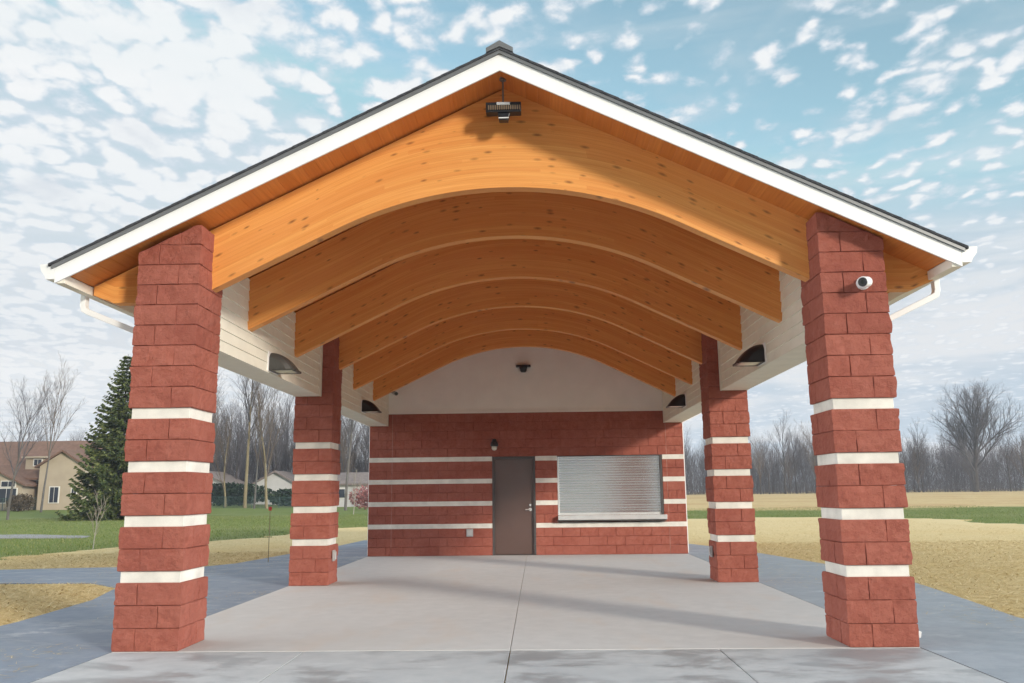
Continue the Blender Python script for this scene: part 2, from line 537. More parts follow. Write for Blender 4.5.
M = dict(
    block=mat_block(), wood=mat_wood(), soffit=mat_soffit(),
    band=plain('cream_smooth_block', (.73, .70, .63), .8, var=.10, scale=4, bump=.35),
    white=plain('white_painted_trim', (.82, .82, .81), .45, var=.015, scale=3),
    gutter=plain('white_coated_gutter', (.78, .78, .77), .35, var=.02, scale=3),
    siding=plain('cream_lap_siding', (.79, .76, .66), .6, var=.03, scale=4),
    panel=plain('pale_grey_panel', (.80, .78, .74), .6, var=.02, scale=3),
    slab=mat_concrete('broom_finished_slab', (.45, .435, .42), (.53, .51, .49), (.47, .445, .42), tint=(.50, .425, .365)),
    apron=mat_concrete('damp_apron_concrete', (.37, .375, .38), (.47, .47, .465), (.37, .38, .39), wet=.55),
    path=mat_concrete('blue_grey_concrete', (.15, .18, .23), (.225, .255, .30), (.185, .22, .275), wet=.22),
    path_grey=mat_concrete('grey_path_concrete', (.25, .275, .305), (.335, .355, .38), (.285, .31, .34), wet=.22),
    straw=mat_straw(), strand=mat_straw_strand(), ground=mat_ground(),
    mortar=plain('pink_mortar', (.46, .27, .22), .9, var=.05),
    shutter=mat_shutter(), shingle=mat_shingle(),
    steel=plain('brushed_steel', (.86, .86, .84), .26, .6, var=.05, scale=5),
    door=plain('bronze_door_paint', (.105, .060, .048), .28, 0, 1.0, var=.04, scale=2),
    dframe=plain('dark_frame_paint', (.075, .068, .066), .38, 0, .5, var=.04, scale=4),
    black=plain('black_metal', (.012, .012, .016), .38, 0, .5, var=.1, scale=6),
    bronze=plain('dark_bronze_housing', (.05, .05, .048), .42, 0, .5, var=.1, scale=6),
    lens=plain('frosted_lens', (.62, .58, .50), .25, 0, .5, var=.04, scale=9),
    glass=plain('dark_glass', (.02, .03, .035), .08, 0, .6, var=.1, scale=9),
    drip=plain('grey_drip_edge', (.20, .205, .21), .4, .4, .5, var=.05, scale=3),
    cover=plain('grey_cover', (.50, .50, .49), .4, .2),
    camw=plain('white_plastic', (.80, .80, .79), .35, 0, .5, var=.01, scale=3),
    outlet=plain('grey_outlet_box', (.42, .42, .42), .4, .3, .5, var=.05, scale=9),
)

# ------------------------------------------------------------------ terrain
def rise(x, y):
    t = np.clip((np.asarray(y, float) - 45) / 65, 0, 1); t = t * t * (3 - 2 * t)
    return .7 * t * np.clip(np.abs(np.asarray(x, float) + 24) / 22, 0, 1) - .045


def gz(x, y): return float(rise(x, y))


def build_ground():
    xs = np.unique(np.concatenate([np.linspace(-150, 200, 141), np.array([-1500, -1000, -600, -300, -200, 260, 350, 600, 1000, 1500])]))
    ys = np.unique(np.concatenate([np.linspace(-40, 240, 113), np.array([-400, -200, -100, 300, 400, 700, 1000, 1500])]))
    X, Y = np.meshgrid(xs, ys)
    V = np.stack([X, Y, rise(X, Y)], -1).reshape(-1, 3)
    nx = len(xs); i = np.arange(len(ys) - 1)[:, None] * nx + np.arange(nx - 1)[None]
    F = np.stack([i, i + 1, i + nx + 1, i + nx], -1).reshape(-1, 4)
    o = np_mesh('ground', V, F, M['ground']); o['kind'] = 'structure'
    o.data.polygons.foreach_set('use_smooth', [True] * len(o.data.polygons))


build_ground()

STRAW = [(-30, -36), (-19, 4), (-14.5, 9.5), (-12.9, 12.7), (-11.5, 16), (-9.9, 21.6), (-8.4, 28.9), (-3, 35.5), (8.2, 38), (15, 38.5), (19.3, 34.5), (19, 27), (18.3, 21.2), (18.6, 10), (26, -36)]


def densify(poly, step):
    out = []
    for (a, b), (c, d) in zip(poly, poly[1:] + poly[:1]):
        n = max(1, int(math.hypot(c - a, d - b) / step))
        for k in range(n): out.append((a + (c - a) * k / n, b + (d - b) * k / n))
    return out


def inside(px, py, poly):
    r = np.zeros(len(px), bool)
    for (a, b), (c, d) in zip(poly, poly[1:] + poly[:1]):
        cond = ((b > py) != (d > py)) & (px < (c - a) * (py - b) / (d - b + 1e-12) + a)
        r ^= cond
    return r


def ragged(poly, step, amp, seed):
    P = np.array(densify(poly, step)); Q = np.c_[P, np.zeros(len(P))]
    off = (np.stack([vnoise(Q, .35, seed), vnoise(Q, .35, seed + 1)], -1) - .5) * amp * 2.4 + (np.stack([vnoise(Q, 1.7, seed + 2), vnoise(Q, 1.7, seed + 3)], -1) - .5) * amp
    return [tuple(q) for q in P + off]


straw_edge = ragged(STRAW, .35, 1.0, 4)
PATH_L = [(-3.675, -30), (-3.675, 18.5), (-5.2, 18.9), (-5.35, 15.9), (-5.8, 13.2), (-6.15, 10.2), (-6.6, 9.3), (-8.0, 9.55), (-9.5, 9.35), (-11, 9.0), (-16, 7.6), (-24, 4.8), (-24.4, 2.6), (-16, 5.2), (-11.5, 6.15), (-8.8, 6.4),
          (-7.2, 6.35), (-6.4, 5.6), (-5.95, 4.0), (-5.75, 2.0), (-5.8, -1), (-6.4, -4), (-8, -14), (-14, -20), (-24, -26), (-24, -30)]
PATH_R = [(3.675, -30), (26, -30), (26, -26), (15, -20), (9, -14), (6.3, -4), (5.6, -.5), (5.5, 1.8), (5.8, 4.0), (6.05, 6.2), (5.75, 8.8), (5.3, 11.7), (4.7, 14.4), (4.2, 16), (3.675, 17.2)]


def sheet(name, poly, z0, z1, m, kind, bevel=0):
    n = len(poly)
    co, _, tri, _, _, _ = delaunay_2d_cdt([Vector(q) for q in poly], [(i, (i + 1) % n) for i in range(n)], [list(range(n))], 1, 1e-5)
    mb = MB(); mb.add([(q[0], q[1], z1) for q in co], tri)
    mb.add([(q[0], q[1], z) for q in poly for z in (z0, z1)], [(2 * i, 2 * ((i + 1) % n), 2 * ((i + 1) % n) + 1, 2 * i + 1) for i in range(n)])
    o = mb.build(name, m, bevel=bevel); o['kind'] = kind
    return o


straw = sheet('straw_mulch', straw_edge, -.10, -.022, M['straw'], 'stuff')
sheet('path', PATH_L, -.10, -.006, M['path'], 'structure')
sheet('path', PATH_R, -.10, -.006, M['path_grey'], 'structure')

# slab: two halves parted by the centre joint, then the apron panels
sl = MB()
sl.box((-3.655, .0, -.15), (-.0025, 11.75, 0)); sl.box((.0025, .0, -.15), (3.655, 11.75, 0))
o = sl.build('slab', M['slab'], bevel=.006); o['kind'] = 'structure'
ap = MB()
xs = [-3.655, -1.87, 0, 1.87, 3.655]
ys = [-.012, -1.86, -3.72, -5.6, -7.5, -9.4, -11.3, -13.2, -15.1, -17, -20, -23, -26, -30]
for a, b in zip(xs, xs[1:]):
    for c, d in zip(ys, ys[1:]):
        ap.box((a + .005, d + .005, -.15), (b - .005, c - .005, -.002))
o = ap.build('apron', M['apron'], bevel=.005); o['kind'] = 'structure'


def blades(name, pts, length, width, m, tilt=(0, .35), seed=0, kind='stuff', up=False):
    r = np.random.default_rng(seed)
    n = len(pts)
    yaw = r.uniform(0, 2 * PI, n); L_ = r.uniform(*length, n); w = r.uniform(*width, n)
    if up:
        lean = r.uniform(0, .6, n)
        tip = np.stack([np.cos(yaw) * L_ * lean, np.sin(yaw) * L_ * lean, L_], -1)
    else:
        t = r.uniform(*tilt, n)
        tip = np.stack([np.cos(yaw) * L_, np.sin(yaw) * L_, L_ * np.sin(t)], -1)
    side = np.stack([-np.sin(yaw), np.cos(yaw), np.zeros(n)], -1) * w[:, None]
    V = np.stack([pts - side, pts + side, pts + tip], 1).reshape(-1, 3)
    F = np.arange(3 * n).reshape(-1, 3)
    o = np_mesh(name, V, F, m); o['kind'] = kind
    return o


def scatter(n, box, test, seed, power=1.0):
    r = np.random.default_rng(seed)
    x0, x1, y0, y1 = box
    out = np.zeros((0, 3))
    while len(out) < n:
        y = y0 + (y1 - y0) * r.random(n) ** power; x = r.uniform(x0, x1, n)
        ok = test(x, y)
        out = np.concatenate([out, np.stack([x[ok], y[ok], rise(x[ok], y[ok])], -1)])
    return out[:n]


def on_straw(x, y):
    return inside(x, y, straw_edge) & ~inside(x, y, PATH_L) & ~inside(x, y, PATH_R) & ~((np.abs(x) < 3.7) & (y < 17))


P = scatter(60000, (-15, -5, -1, 14), on_straw, 1); P[:, 2] = -.02
P2 = scatter(60000, (5, 16, 0, 16), on_straw, 2); P2[:, 2] = -.02
P3 = scatter(45000, (-12, 17, 8, 34), on_straw, 3); P3[:, 2] = -.02
blades('straw', np.concatenate([P, P2, P3]), (.06, .20), (.003, .007), M['strand'], (0, .30), 4)
def stray(x, y): return (inside(x, y, PATH_L) | inside(x, y, PATH_R)) & (vnoise(np.stack([x, y, x * 0], -1), .9, 8) > .52)


PS = scatter(2600, (-9.5, 6.6, -1.5, 14), stray, 9); PS[:, 2] = -.0045
blades('straw', PS, (.04, .14), (.0022, .005), M['strand'], (0, .10), 10)
M['grass'] = mat_island('grass_blade', [(0, (.085, .12, .027)), (.45, (.145, .19, .046)), (.8, (.22, .235, .075)), (1, (.34, .30, .15))])


def on_lawn(x, y): return ~inside(x, y, straw_edge) & ~inside(x, y, PATH_L) & ~inside(x, y, PATH_R)


G = scatter(70000, (-36, -6, 8, 55), on_lawn, 5, 1.4)
G2 = scatter(35000, (4, 34, 18, 60), on_lawn, 6)
blades('grass', np.concatenate([G, G2]), (.03, .08), (.006, .014), M['grass'], seed=7, up=True)

# ------------------------------------------------------------------ the pavilion
W, C, S, D = 3.04, .61, 5.55, 11.75
BACK = D + 4.6
def zs(x): return 5.615 - .49 * abs(x)        # underside of the roof deck
IN = .0254
pav = thing('pavilion', (0, 0, 0), 'open gabled pavilion of red block columns, arched timber beams and cream bands', 'pavilion')

COURSES = []           # (z0, z1, kind)
z = 0
for kind, h in [('r', 8)] * 3 + ([('w', 4)] + [('r', 8)] * 2) * 3 + [('w', 4)] + [('r', 8)] * 9:
    COURSES.append((z * IN, (z + h) * IN, kind)); z += h
BANDS = [(24, 28), (44, 48), (64, 68), (84, 88)]


def ring_positions(width, joints, step):
    s = set(np.round(np.linspace(0, width, max(2, int(round(width / step)) + 1)), 4))
    for j in joints:
        if 0 < j < width: s |= {round(j - .0055, 4), round(j - .0015, 4), round(j + .0015, 4), round(j + .0055, 4)}
    return sorted(s)


def rough(P, seed, amp=1.0):
    n1 = vnoise(P, 7.5, seed); n2 = vnoise(P, 19, seed + 3); n3 = vnoise(P, 47, seed + 5)
    return ((n1 - .5) * .018 + (n2 - .5) * .013 + (n3 - .5) * .009) * amp


def block_column(x0, y0, c, ztop, seed, parent, top_at):
    """square pier of split-face courses, cut off along the roof slope"""
    mb = MB()
    rs = random.Random(seed)
    for ci, (z0, z1, kind) in enumerate(COURSES):
        if kind != 'r' or z0 >= ztop: continue
        z1 = min(z1, ztop)
        zr = [z0 + .001, z0 + .007] + list(np.linspace(z0 + .03, z1 - .03, 6 if z1 - z0 > .15 else 3)) + [z1 - .007, z1 - .001]
        sides = []
        per_block = {}
        alt = ci % 2
        for side in range(4):
            j = [.2033] if (side + alt) % 2 == 0 else [.4067]
            pos = ring_positions(c, j, .028)
            sides.append((pos, j))
        ring = []      # (x, y, normal, grooved, block id)
        for side, (pos, j) in enumerate(sides):
            for s in pos[:-1]:
                if side == 0: p = (x0 + s, y0); n = (0, -1)
                elif side == 1: p = (x0 + c, y0 + s); n = (1, 0)
                elif side == 2: p = (x0 + c - s, y0 + c); n = (0, 1)
                else: p = (x0, y0 + c - s); n = (-1, 0)
                corner = s == 0
                if corner:
                    pn = [(-1, 0), (0, -1), (1, 0), (0, 1)][side]
                    n = (n[0] + pn[0], n[1] + pn[1])
                gr = min(abs(s - q) for q in j) < .0025
                bid = (side, s > j[0]) if not corner else (side, False)
                # blocks wrap the corner
                bid = (side, 0) if s <= j[0] else ((side + 1) % 4, 0)
                if bid not in per_block: per_block[bid] = (rs.uniform(-.002, .003), rs.uniform(-.010, .010))
                ring.append((p, n, gr, bid, corner))
        n_ = len(ring)
        base = np.array([[p[0], p[1], 0] for p, *_ in ring]); nor = np.array([[q[1][0], q[1][1], 0] for q in ring], float)
        V = []
        for zi, zz in enumerate(zr):
            P_ = base.copy(); P_[:, 2] = zz
            off = .004 + rough(P_, seed * 7 + ci, .8)
            bo = np.array([per_block[q[3]][0] + per_block[q[3]][1] * (zz - (z0 + z1) / 2) for q in ring])
            off = off + bo
            edge = zi in (0, len(zr) - 1)
            if edge: off = np.full(n_, -.0048)
            elif zi in (1, len(zr) - 2): off = off * .8
            g = np.array([q[2] for q in ring]); off = np.where(g, np.minimum(off, -.0048), off)
            P_ = P_ + nor * off[:, None]
            # follow the roof slope where the pier runs into it
            P_[:, 2] = np.minimum(P_[:, 2], top_at(P_[:, 0]))
            V.append(P_)
        V = np.concatenate(V)
        F = []
        for r_ in range(len(zr) - 1):
            for k in range(n_):
                F.append((r_ * n_ + k, r_ * n_ + (k + 1) % n_, (r_ + 1) * n_ + (k + 1) % n_, (r_ + 1) * n_ + k))
        F.append(tuple(range(n_))[::-1]); F.append(tuple(range((len(zr) - 1) * n_, len(zr) * n_)))
        mb.add(V, F)
    col = mb.build('column', M['block'], parent)
    for a, b in BANDS:
        bb = MB(); bb.box((x0 + .022, y0 + .022, a * IN - .004), (x0 + c - .022, y0 + c - .022, b * IN + .004))
        bb.build('band', M['band'], col, bevel=.004)
    return col


for k, (sx, yy) in enumerate(((-1, 0), (1, 0), (-1, S), (1, S))):
    x0 = -W - C if sx < 0 else W
    block_column(x0, yy, C, 4.2, 3 + k * 5, pav, lambda x: 5.575 - .49 * np.abs(x))

# glulam beams ---------------------------------------------------------
XT, APEX = 1.75, 4.51
RAD = XT / math.sin(math.atan(.49))
def under(x):
    x = abs(x)
    if x <= XT: zz = APEX - (RAD - math.sqrt(RAD * RAD - x * x))
    else: zz = APEX - (RAD - math.sqrt(RAD * RAD - XT * XT)) - .49 * (x - XT)
    if x > 3.0: zz = max(zz, 3.352)
    if x > 4.045: zz = 3.352 + (x - 4.045) / .21 * .085
    return zz


def beam_mesh(y0, y1):
    mb = MB()
    xs = sorted(set([round(v, 4) for v in np.linspace(-3.2, 3.2, 81)] + [s * q for s in (-1, 1) for q in (3.285, 3.45, 3.7, 4.045, 4.255)] + [0.0]))
    arc = [0]
    for a, b in zip(xs, xs[1:]): arc.append(arc[-1] + math.hypot(b - a, min(abs(under(b) - under(a)), .49 * (b - a))))
    mid = arc[-1] / 2
    V = []
    for x in xs:
        zu, zt = under(x), zs(x) - .002
        V += [(x, y0, zu), (x, y0, zt), (x, y1, zu), (x, y1, zt)]
    F = []; UV = []
    for i in range(len(xs) - 1):
        a, b = 4 * i, 4 * (i + 1); u0, u1 = arc[i] - mid, arc[i + 1] - mid
        cs = math.cos(math.atan(.49))
        h0, h1 = V[a + 1][2] - V[a][2], V[b + 1][2] - V[b][2]
        F.append((a, b, b + 1, a + 1)); UV.append([(u0, 0), (u1, 0), (u1, h1 * .93), (u0, h0 * .93)])
        F.append((b + 2, a + 2, a + 3, b + 3)); UV.append([(u1, 0), (u0, 0), (u0, h0 * .93), (u1, h1 * .93)])
        F.append((a, a + 2, b + 2, b)); UV.append([(u0, 5.01), (u0, 5.035), (u1, 5.035), (u1, 5.01)])
        F.append((a + 1, b + 1, b + 3, a + 3)); UV.append([(u0, 6.01), (u1, 6.01), (u1, 6.035), (u0, 6.035)])
    n = 4 * (len(xs) - 1)
    F.append((0, 1, 3, 2)); UV.append([(0, 0), (0, .1), (.1, .1), (.1, 0)])
    F.append((n, n + 2, n + 3, n + 1)); UV.append([(0, 0), (.1, 0), (.1, .1), (0, .1)])
    return mb.add(V, F, UV)


BEAM_Y = [.32, 1.98, 3.97, 5.90, 7.90, 9.86]
b0 = beam_mesh(0, .135).build('beam', M['wood'], pav)
b0.location = (0, BEAM_Y[0], 0)
for yb in BEAM_Y[1:]:
    b = b0.copy(); SC.collection.objects.link(b); b.parent = pav; b.location = (0, yb, 0)

# roof ------------------------------------------------------------------
YF = -.20
XE = 4.33
RX = -.04          # the roof sits a touch to one side of the piers
roof_m = MB()
for s in (-1, 1):        # plank deck, grooved underside
    n = int((XE - .02) / .125)
    for i in range(n):
        a, b = i * .125, (i + 1) * .125
        pts = [(s * (a + .003 * (i > 0)), zs(a + .003)), (s * (b - .003), zs(b - .003)), (s * b, zs(b) + .004), (s * b, zs(b) + .04), (s * a, zs(a) + .04), (s * a, zs(a) + .004)]
        if s < 0: pts = pts[::-1]
        roof_m.prism(pts, 'y', YF + .02, BACK)
roof = roof_m.build('roof', M['soffit'], pav)
f, f2 = MB(), MB()
for s in (-1, 1):
    pts = [(0, zs(0) - .072), (s * XE, zs(XE) - .055), (s * XE, zs(XE) + .098), (0, zs(0) + .098)]
    if s < 0: pts = pts[::-1]
    f.prism(pts, 'y', YF, YF + .02)
    f2.prism(pts, 'y', BACK, BACK + .02)
f.build('fascia', M['white'], roof); f2.build('fascia', M['white'], roof)
for s in (-1, 1):
    e = MB()
    a, b = sorted((s * (XE - .085), s * XE))
    e.box((a, YF + .021, zs(XE) - .052), (b, BACK - .001, zs(XE) + .034))
    e.build('eave_board', M['siding'], roof)
g = MB()
for s in (-1, 1):
    pts = [(0, zs(0) + .10), (s * (XE + .03), zs(XE + .03) + .10), (s * (XE + .03), zs(XE + .03) + .135), (0, zs(0) + .135)]
    if s < 0: pts = pts[::-1]
    g.prism(pts, 'y', YF - .022, YF + .05)
g.build('drip_edge', M['drip'], roof)
g = MB()
for s in (-1, 1):
    n = 30
    for i in range(n):      # lapped shingle courses
        a, b = i * (XE + .06) / n, (i + 1) * (XE + .06) / n
        pts = [(s * a, zs(a) + .137), (s * b, zs(b) + .137), (s * b, zs(b) + .164), (s * a, zs(a) + .160)]
        if s < 0: pts = pts[::-1]
        g.prism(pts, 'y', YF - .03, BACK + .03)
g.build('shingles', M['shingle'], roof)
g = MB()
for s in (-1, 1):
    zt = zs(0) + .158
    pts = [(0, zt + .01), (s * .135, zt - .052), (s * .135, zt - .005), (0, zt + .075)]
    if s < 0: pts = pts[::-1]
    g.prism(pts, 'y', YF - .034, BACK + .034)
g.build('ridge_vent', M['drip'], roof)
roof.location.x = RX

# gutters and downspouts -----------------------------------------------
for s in (-1, 1):
    x0 = XE + .002
    zt = zs(XE) + .135
    out = [(0, 0), (0, -.15), (.085, -.15), (.10, -.115), (.142, -.06), (.152, -.012), (.152, 0), (.146, 0), (.146, -.012), (.136, -.058), (.094, -.113), (.08, -.144), (.006, -.144), (.006, 0)]
    gm = MB()
    pts = [(s * (x0 + a), zt + b) for a, b in out]
    if s < 0: pts = pts[::-1]
    gm.prism(pts, 'y', YF + .003, BACK)
    cap = [(s * (x0 + a), zt + b) for a, b in out[:7]]
    if s < 0: cap = cap[::-1]
    gm.prism(cap, 'y', YF + .0, YF + .0025)
    gut = gm.build('gutter', M['gutter'], pav)
    for yd in (.40, D + .35):
        dm = MB()
        xw = s * (W + C + .05) - RX
        def rect_pipe(path, w=.076, d=.058):
            pp = [Vector(p) for p in path]
            V = []; F = []
            for i, p in enumerate(pp):
                dirs = [(pp[i] - pp[i - 1]).normalized() if i else None, (pp[i + 1] - pp[i]).normalized() if i + 1 < len(pp) else None]
                dd = sum([q for q in dirs if q is not None], Vector()).normalized()
                nrm = Vector((dd.z, 0, -dd.x)).normalized()
                k = 1.0
                if dirs[0] is not None and dirs[1] is not None: k = 1 / max(.5, math.cos(dirs[0].angle(dirs[1]) / 2))
                for su, sw in ((-1, -1), (1, -1), (1, 1), (-1, 1)):
                    V.append(p + nrm * su * d / 2 * k + Vector((0, 1, 0)) * sw * w / 2)
            for i in range(len(pp) - 1):
                for k in range(4): F.append((4 * i + k, 4 * i + (k + 1) % 4, 4 * i + 4 + (k + 1) % 4, 4 * i + 4 + k))
            F += [(3, 2, 1, 0), tuple(range(4 * len(pp) - 4, 4 * len(pp)))]
            dm.add([tuple(v) for v in V], F)
        xg = s * (x0 + .018)
        rect_pipe([(xg, yd, zt - .14), (xg, yd, 3.345), (s * (x0 + .004), yd, 3.30), (s * (x0 - .04), yd, 3.275), (xw + s * .05, yd, 3.035), (xw + s * .012, yd, 3.01), (xw, yd, 2.96)] + ([(xw, yd, .16), (xw + s * .012, yd, .11), (xw + s * .09, yd, .055), (xw + s * .13, yd, .045)] if yd < 1 else [(xw, yd, .0)]))
        for zb in (2.6, 1.2):
            dm.box((min(xw - s * .045, xw + s * .032), yd - .052, zb), (max(xw - s * .045, xw + s * .032), yd + .052, zb + .03))
        dm.build('downspout', M['gutter'], gut, bevel=.006)
    gut.location.x = RX

# lintels clad in lap siding -------------------------------------------
LI, LO, LZ = 3.23, 3.63, 2.975
for s in (-1, 1):
    for y0, y1 in ((C + .012, S - .012), (S + C + .012, D - .012)):
        m_ = MB()
        pts = [(s * (LI + .02), LZ), (s * LO, LZ), (s * LO, zs(LO) - .01), (s * (LI + .02), zs(LI + .02) - .01)]
        if s < 0: pts = pts[::-1]
        m_.prism(pts, 'y', y0, y1)
        lin = m_.build('lintel', M['siding'], pav, bevel=.004)
        sd = MB()
        zz = LZ + .002
        i = 0
        while zz < zs(LI) - .02:
            zt = min(zz + .128, zs(LI) - .012)
            for face, sgn in ((LI, -1), (LO, 1)):
                b_ = (.020 if face == LI else .002)
                lo = face + sgn * (.009 if face == LI else .021); hi = face + sgn * (-.004 if face == LI else .007)
                inn = face + (.019 if face == LI else .001)
                zt2 = min(zt, zs(abs(face)) - .012)
                if zt2 <= zz + .01: continue
                pts = [(s * lo, zz), (s * hi, zt2 + .004), (s * inn, zt2 + .004), (s * inn, zz)]
                if (s * sgn) > 0: pts = pts[::-1]
                sd.prism(pts, 'y', y0 + .002 + .10 * (face == LI) * 0, y1 - .10)
            zz += .128
        sd.build('siding', M['siding'], lin)
        tr = MB()
        for face in (LI - .012, LO + .001):
            a, b = sorted((s * face, s * (face + .024)))
            tr.box((a, y1 - .098, LZ - .003), (b, y1 - .001, zs(abs(face) + .024) - .014))
        tr.build('corner_trim', M['siding'], lin)

# back wall -----------------------------------------------------------
WX = 3.655
DOOR = (-.784, .217, 2.236)
WIN = (.725, 3.155, .765, 2.236)
WALL_TOP = 128 * IN + .005


def block_wall(parent):
    mb = MB(); bands = MB()
    for ci, (z0, z1, kind) in enumerate(COURSES):
        if z0 >= WALL_TOP - .01: break
        cuts = []
        if z0 < DOOR[2] - .01: cuts.append(DOOR[:2])
        if z1 > WIN[2] + .02 and z0 < WIN[3] - .01: cuts.append(WIN[:2])
        xs_ = [-WX] + [q for c_ in sorted(cuts) for q in c_] + [WX]
        zz0 = z0; zz1 = z1
        for a, b in zip(xs_[::2], xs_[1::2]):
            if kind == 'w':
                bands.box((a + .004 * (a > -WX) - .0, D - .004, z0 - .003), (b, D + .15, z1 + .003)); continue
            off0 = .2032 if ci % 2 else 0
            js = [q for q in np.arange(-WX - off0 + .004, WX, .4064) if a + .03 < q < b - .03] + [q for q in (-3.12, 3.26) if a + .03 < q < b - .03]
            pos = [a + p for p in ring_positions(b - a, [j - a for j in js], .04)]
            zr = [zz0 + .001, zz0 + .006] + list(np.linspace(zz0 + .03, zz1 - .03, 4)) + [zz1 - .006, zz1 - .001]
            jn = np.array(js) if js else np.array([99.])
            blk = np.searchsorted(jn, pos)
            rs = np.random.default_rng(ci * 13 + int((a + 5) * 10)); bo = rs.uniform(-.003, .004, len(jn) + 1)[blk]; bt = rs.uniform(-.012, .012, len(jn) + 1)[blk]
            V = []
            for zi, q in enumerate(zr):
                P_ = np.stack([np.array(pos), np.full(len(pos), D), np.full(len(pos), q)], -1)
                o_ = .008 + rough(P_, 60 + ci, .55) + bo + bt * (q - (z0 + z1) / 2)
                if zi in (0, len(zr) - 1): o_ = np.full(len(pos), -.0005)
                gmask = np.min(np.abs(np.array(pos)[:, None] - jn[None]), 1) < .003
                o_ = np.where(gmask, -.0005, o_)
                P_[:, 1] -= o_
                V.append(P_)
            V = np.concatenate(V); n_ = len(pos)
            Bk = V.copy(); Bk[:, 1] = D + .16
            F = [(r_ * n_ + k, r_ * n_ + k + 1, (r_ + 1) * n_ + k + 1, (r_ + 1) * n_ + k) for r_ in range(len(zr) - 1) for k in range(n_ - 1)]
            mb.add(V, F)
            # ends and backing
            for k, flip in ((0, True), (n_ - 1, False)):
                Vs = []
                for r_ in range(len(zr)): Vs += [V[r_ * n_ + k], (V[r_ * n_ + k][0], D + .16, V[r_ * n_ + k][2])]
                Fs = [(2 * r_, 2 * r_ + 1, 2 * r_ + 3, 2 * r_ + 2) for r_ in range(len(zr) - 1)]
                mb.add(Vs, [q[::-1] for q in Fs] if flip else Fs)
            mb.add([(a + .001, D + .02, z0 - .001), (b - .001, D + .02, z0 - .001), (b - .001, D + .02, z1 + .001), (a + .001, D + .02, z1 + .001)], [(0, 1, 2, 3)])
            mb.add([(a, D - .004, z1 - .001), (b, D - .004, z1 - .001), (b, D + .16, z1 - .001), (a, D + .16, z1 - .001)], [(0, 1, 2, 3)])
    w = mb.build('back_wall', M['block'], parent)
    bands.build('band', M['band'], w, bevel=.003)
    # vertical control joints
    for x in (-3.12, 3.26):
        cj = MB()
        for a, b in ((0.0, .605), (.716, 1.113), (1.224, 1.62), (1.733, 2.128), (2.24, 3.24)):
            cj.box((x - .004, D - .005, a + .004), (x + .004, D + .01, b - .004))
        cj.build('control_joint', M['mortar'], w)
    return w


wall = block_wall(pav)
sw = MB()
for s in (-1, 1):
    a, b = sorted((s * (WX - .19), s * (WX - .003)))
    sw.box((a, D + .165, 0), (b, BACK - .5, zs(WX) - .02))
sw.box((-WX + .2, BACK - .7, 0), (WX - .2, BACK - .5, zs(WX) - .02))
sw.build('side_wall', M['block'], pav)
gp = MB()
gx = LI + .03
top = [(x, zs(x) - .006) for x in (-gx, 0, gx)]
gp.prism([(-gx, WALL_TOP + .004), (gx, WALL_TOP + .004)] + top[::-1], 'y', D + .012, D + .05)
panel = gp.build('gable_panel', M['panel'], pav)
gt = MB(); gt.box((-gx, D - .006, WALL_TOP - .002), (gx, D + .011, WALL_TOP + .05)); gt.build('trim', M['panel'], panel)

# door
dm = MB()
dm.box((DOOR[0] + .055, D + .045, .012), (DOOR[1] - .055, D + .09, DOOR[2] - .062))
door = dm.build('door', M['door'], pav, bevel=.004)
fr = MB()
fr.box((DOOR[0] + .002, D - .012, 0), (DOOR[0] + .052, D + .12, DOOR[2])); fr.box((DOOR[1] - .052, D - .012, 0), (DOOR[1] - .002, D + .12, DOOR[2]))
fr.box((DOOR[0] + .054, D - .012, DOOR[2] - .06), (DOOR[1] - .054, D + .12, DOOR[2] - .001))
fr.box((DOOR[0] + .054, D - .01, 0), (DOOR[1] - .054, D + .12, .010))
fr.build('door_frame', M['dframe'], door, bevel=.003)
h = MB()
hx = DOOR[1] - .125
h.tube([(hx, D + .045, 1.02), (hx, D + .03, 1.02)], .038, 16); h.tube([(hx, D + .03, 1.02), (hx, D - .012, 1.02)], .012, 10)
h.tube([(hx, D - .01, 1.02), (hx - .115, D - .008, 1.018)], .012, 10)
h.tube([(hx, D + .045, 1.12), (hx, D + .026, 1.12)], .026, 14)
h.build('handle', M['steel'], door, smooth=False)

# serving window: guide rails, curtain of curved slats, bottom bar, counter
x0, x1, z0, z1 = WIN
sh = MB()
zz = z0 + .165
nseg = 5
SL = .058
prof = []
rsl = random.Random(6)
while zz < z1 - .004:
    tl = rsl.uniform(-.0006, .0006)
    for k in range(nseg):
        t = k / nseg
        prof.append((D + .062 + tl * (t - .5) - .0002 * math.sin(PI * t), min(zz + SL * t, z1 - .002)))
    prof.append((D + .0625, min(zz + SL * .985, z1 - .002)))
    zz += SL
nx = 26
xs_ = np.linspace(x0 + .04, x1 - .055, nx)
V = []
for yy, q in prof:
    for x in xs_: V.append((x, yy + .0003 * math.sin(x * 5.1 + q * 9), q))
F = [(r_ * nx + k, r_ * nx + k + 1, (r_ + 1) * nx + k + 1, (r_ + 1) * nx + k) for r_ in range(len(prof) - 1) for k in range(nx - 1)]
sh.add(V, F)
shut = sh.build('shutter', M['shutter'], pav, smooth=True)
bb = MB(); bb.box((x0 + .04, D + .04, z0 + .118), (x1 - .055, D + .075, z0 + .166)); bb.box((x0 + 1.32, D + .022, z0 + .128), (x0 + 1.42, D + .04, z0 + .15))
bb.build('bottom_bar', M['steel'], shut, bevel=.003)
rl = MB(); rl.box((x0 + .002, D - .006, z0 + .12), (x0 + .04, D + .10, z1 - .022)); rl.build('guide_rail', M['steel'], shut, bevel=.003)
rl = MB(); rl.box((x1 - .055, D - .006, z0 + .12), (x1 - .008, D + .10, z1 - .022)); rl.build('guide_rail', M['dframe'], shut, bevel=.003)
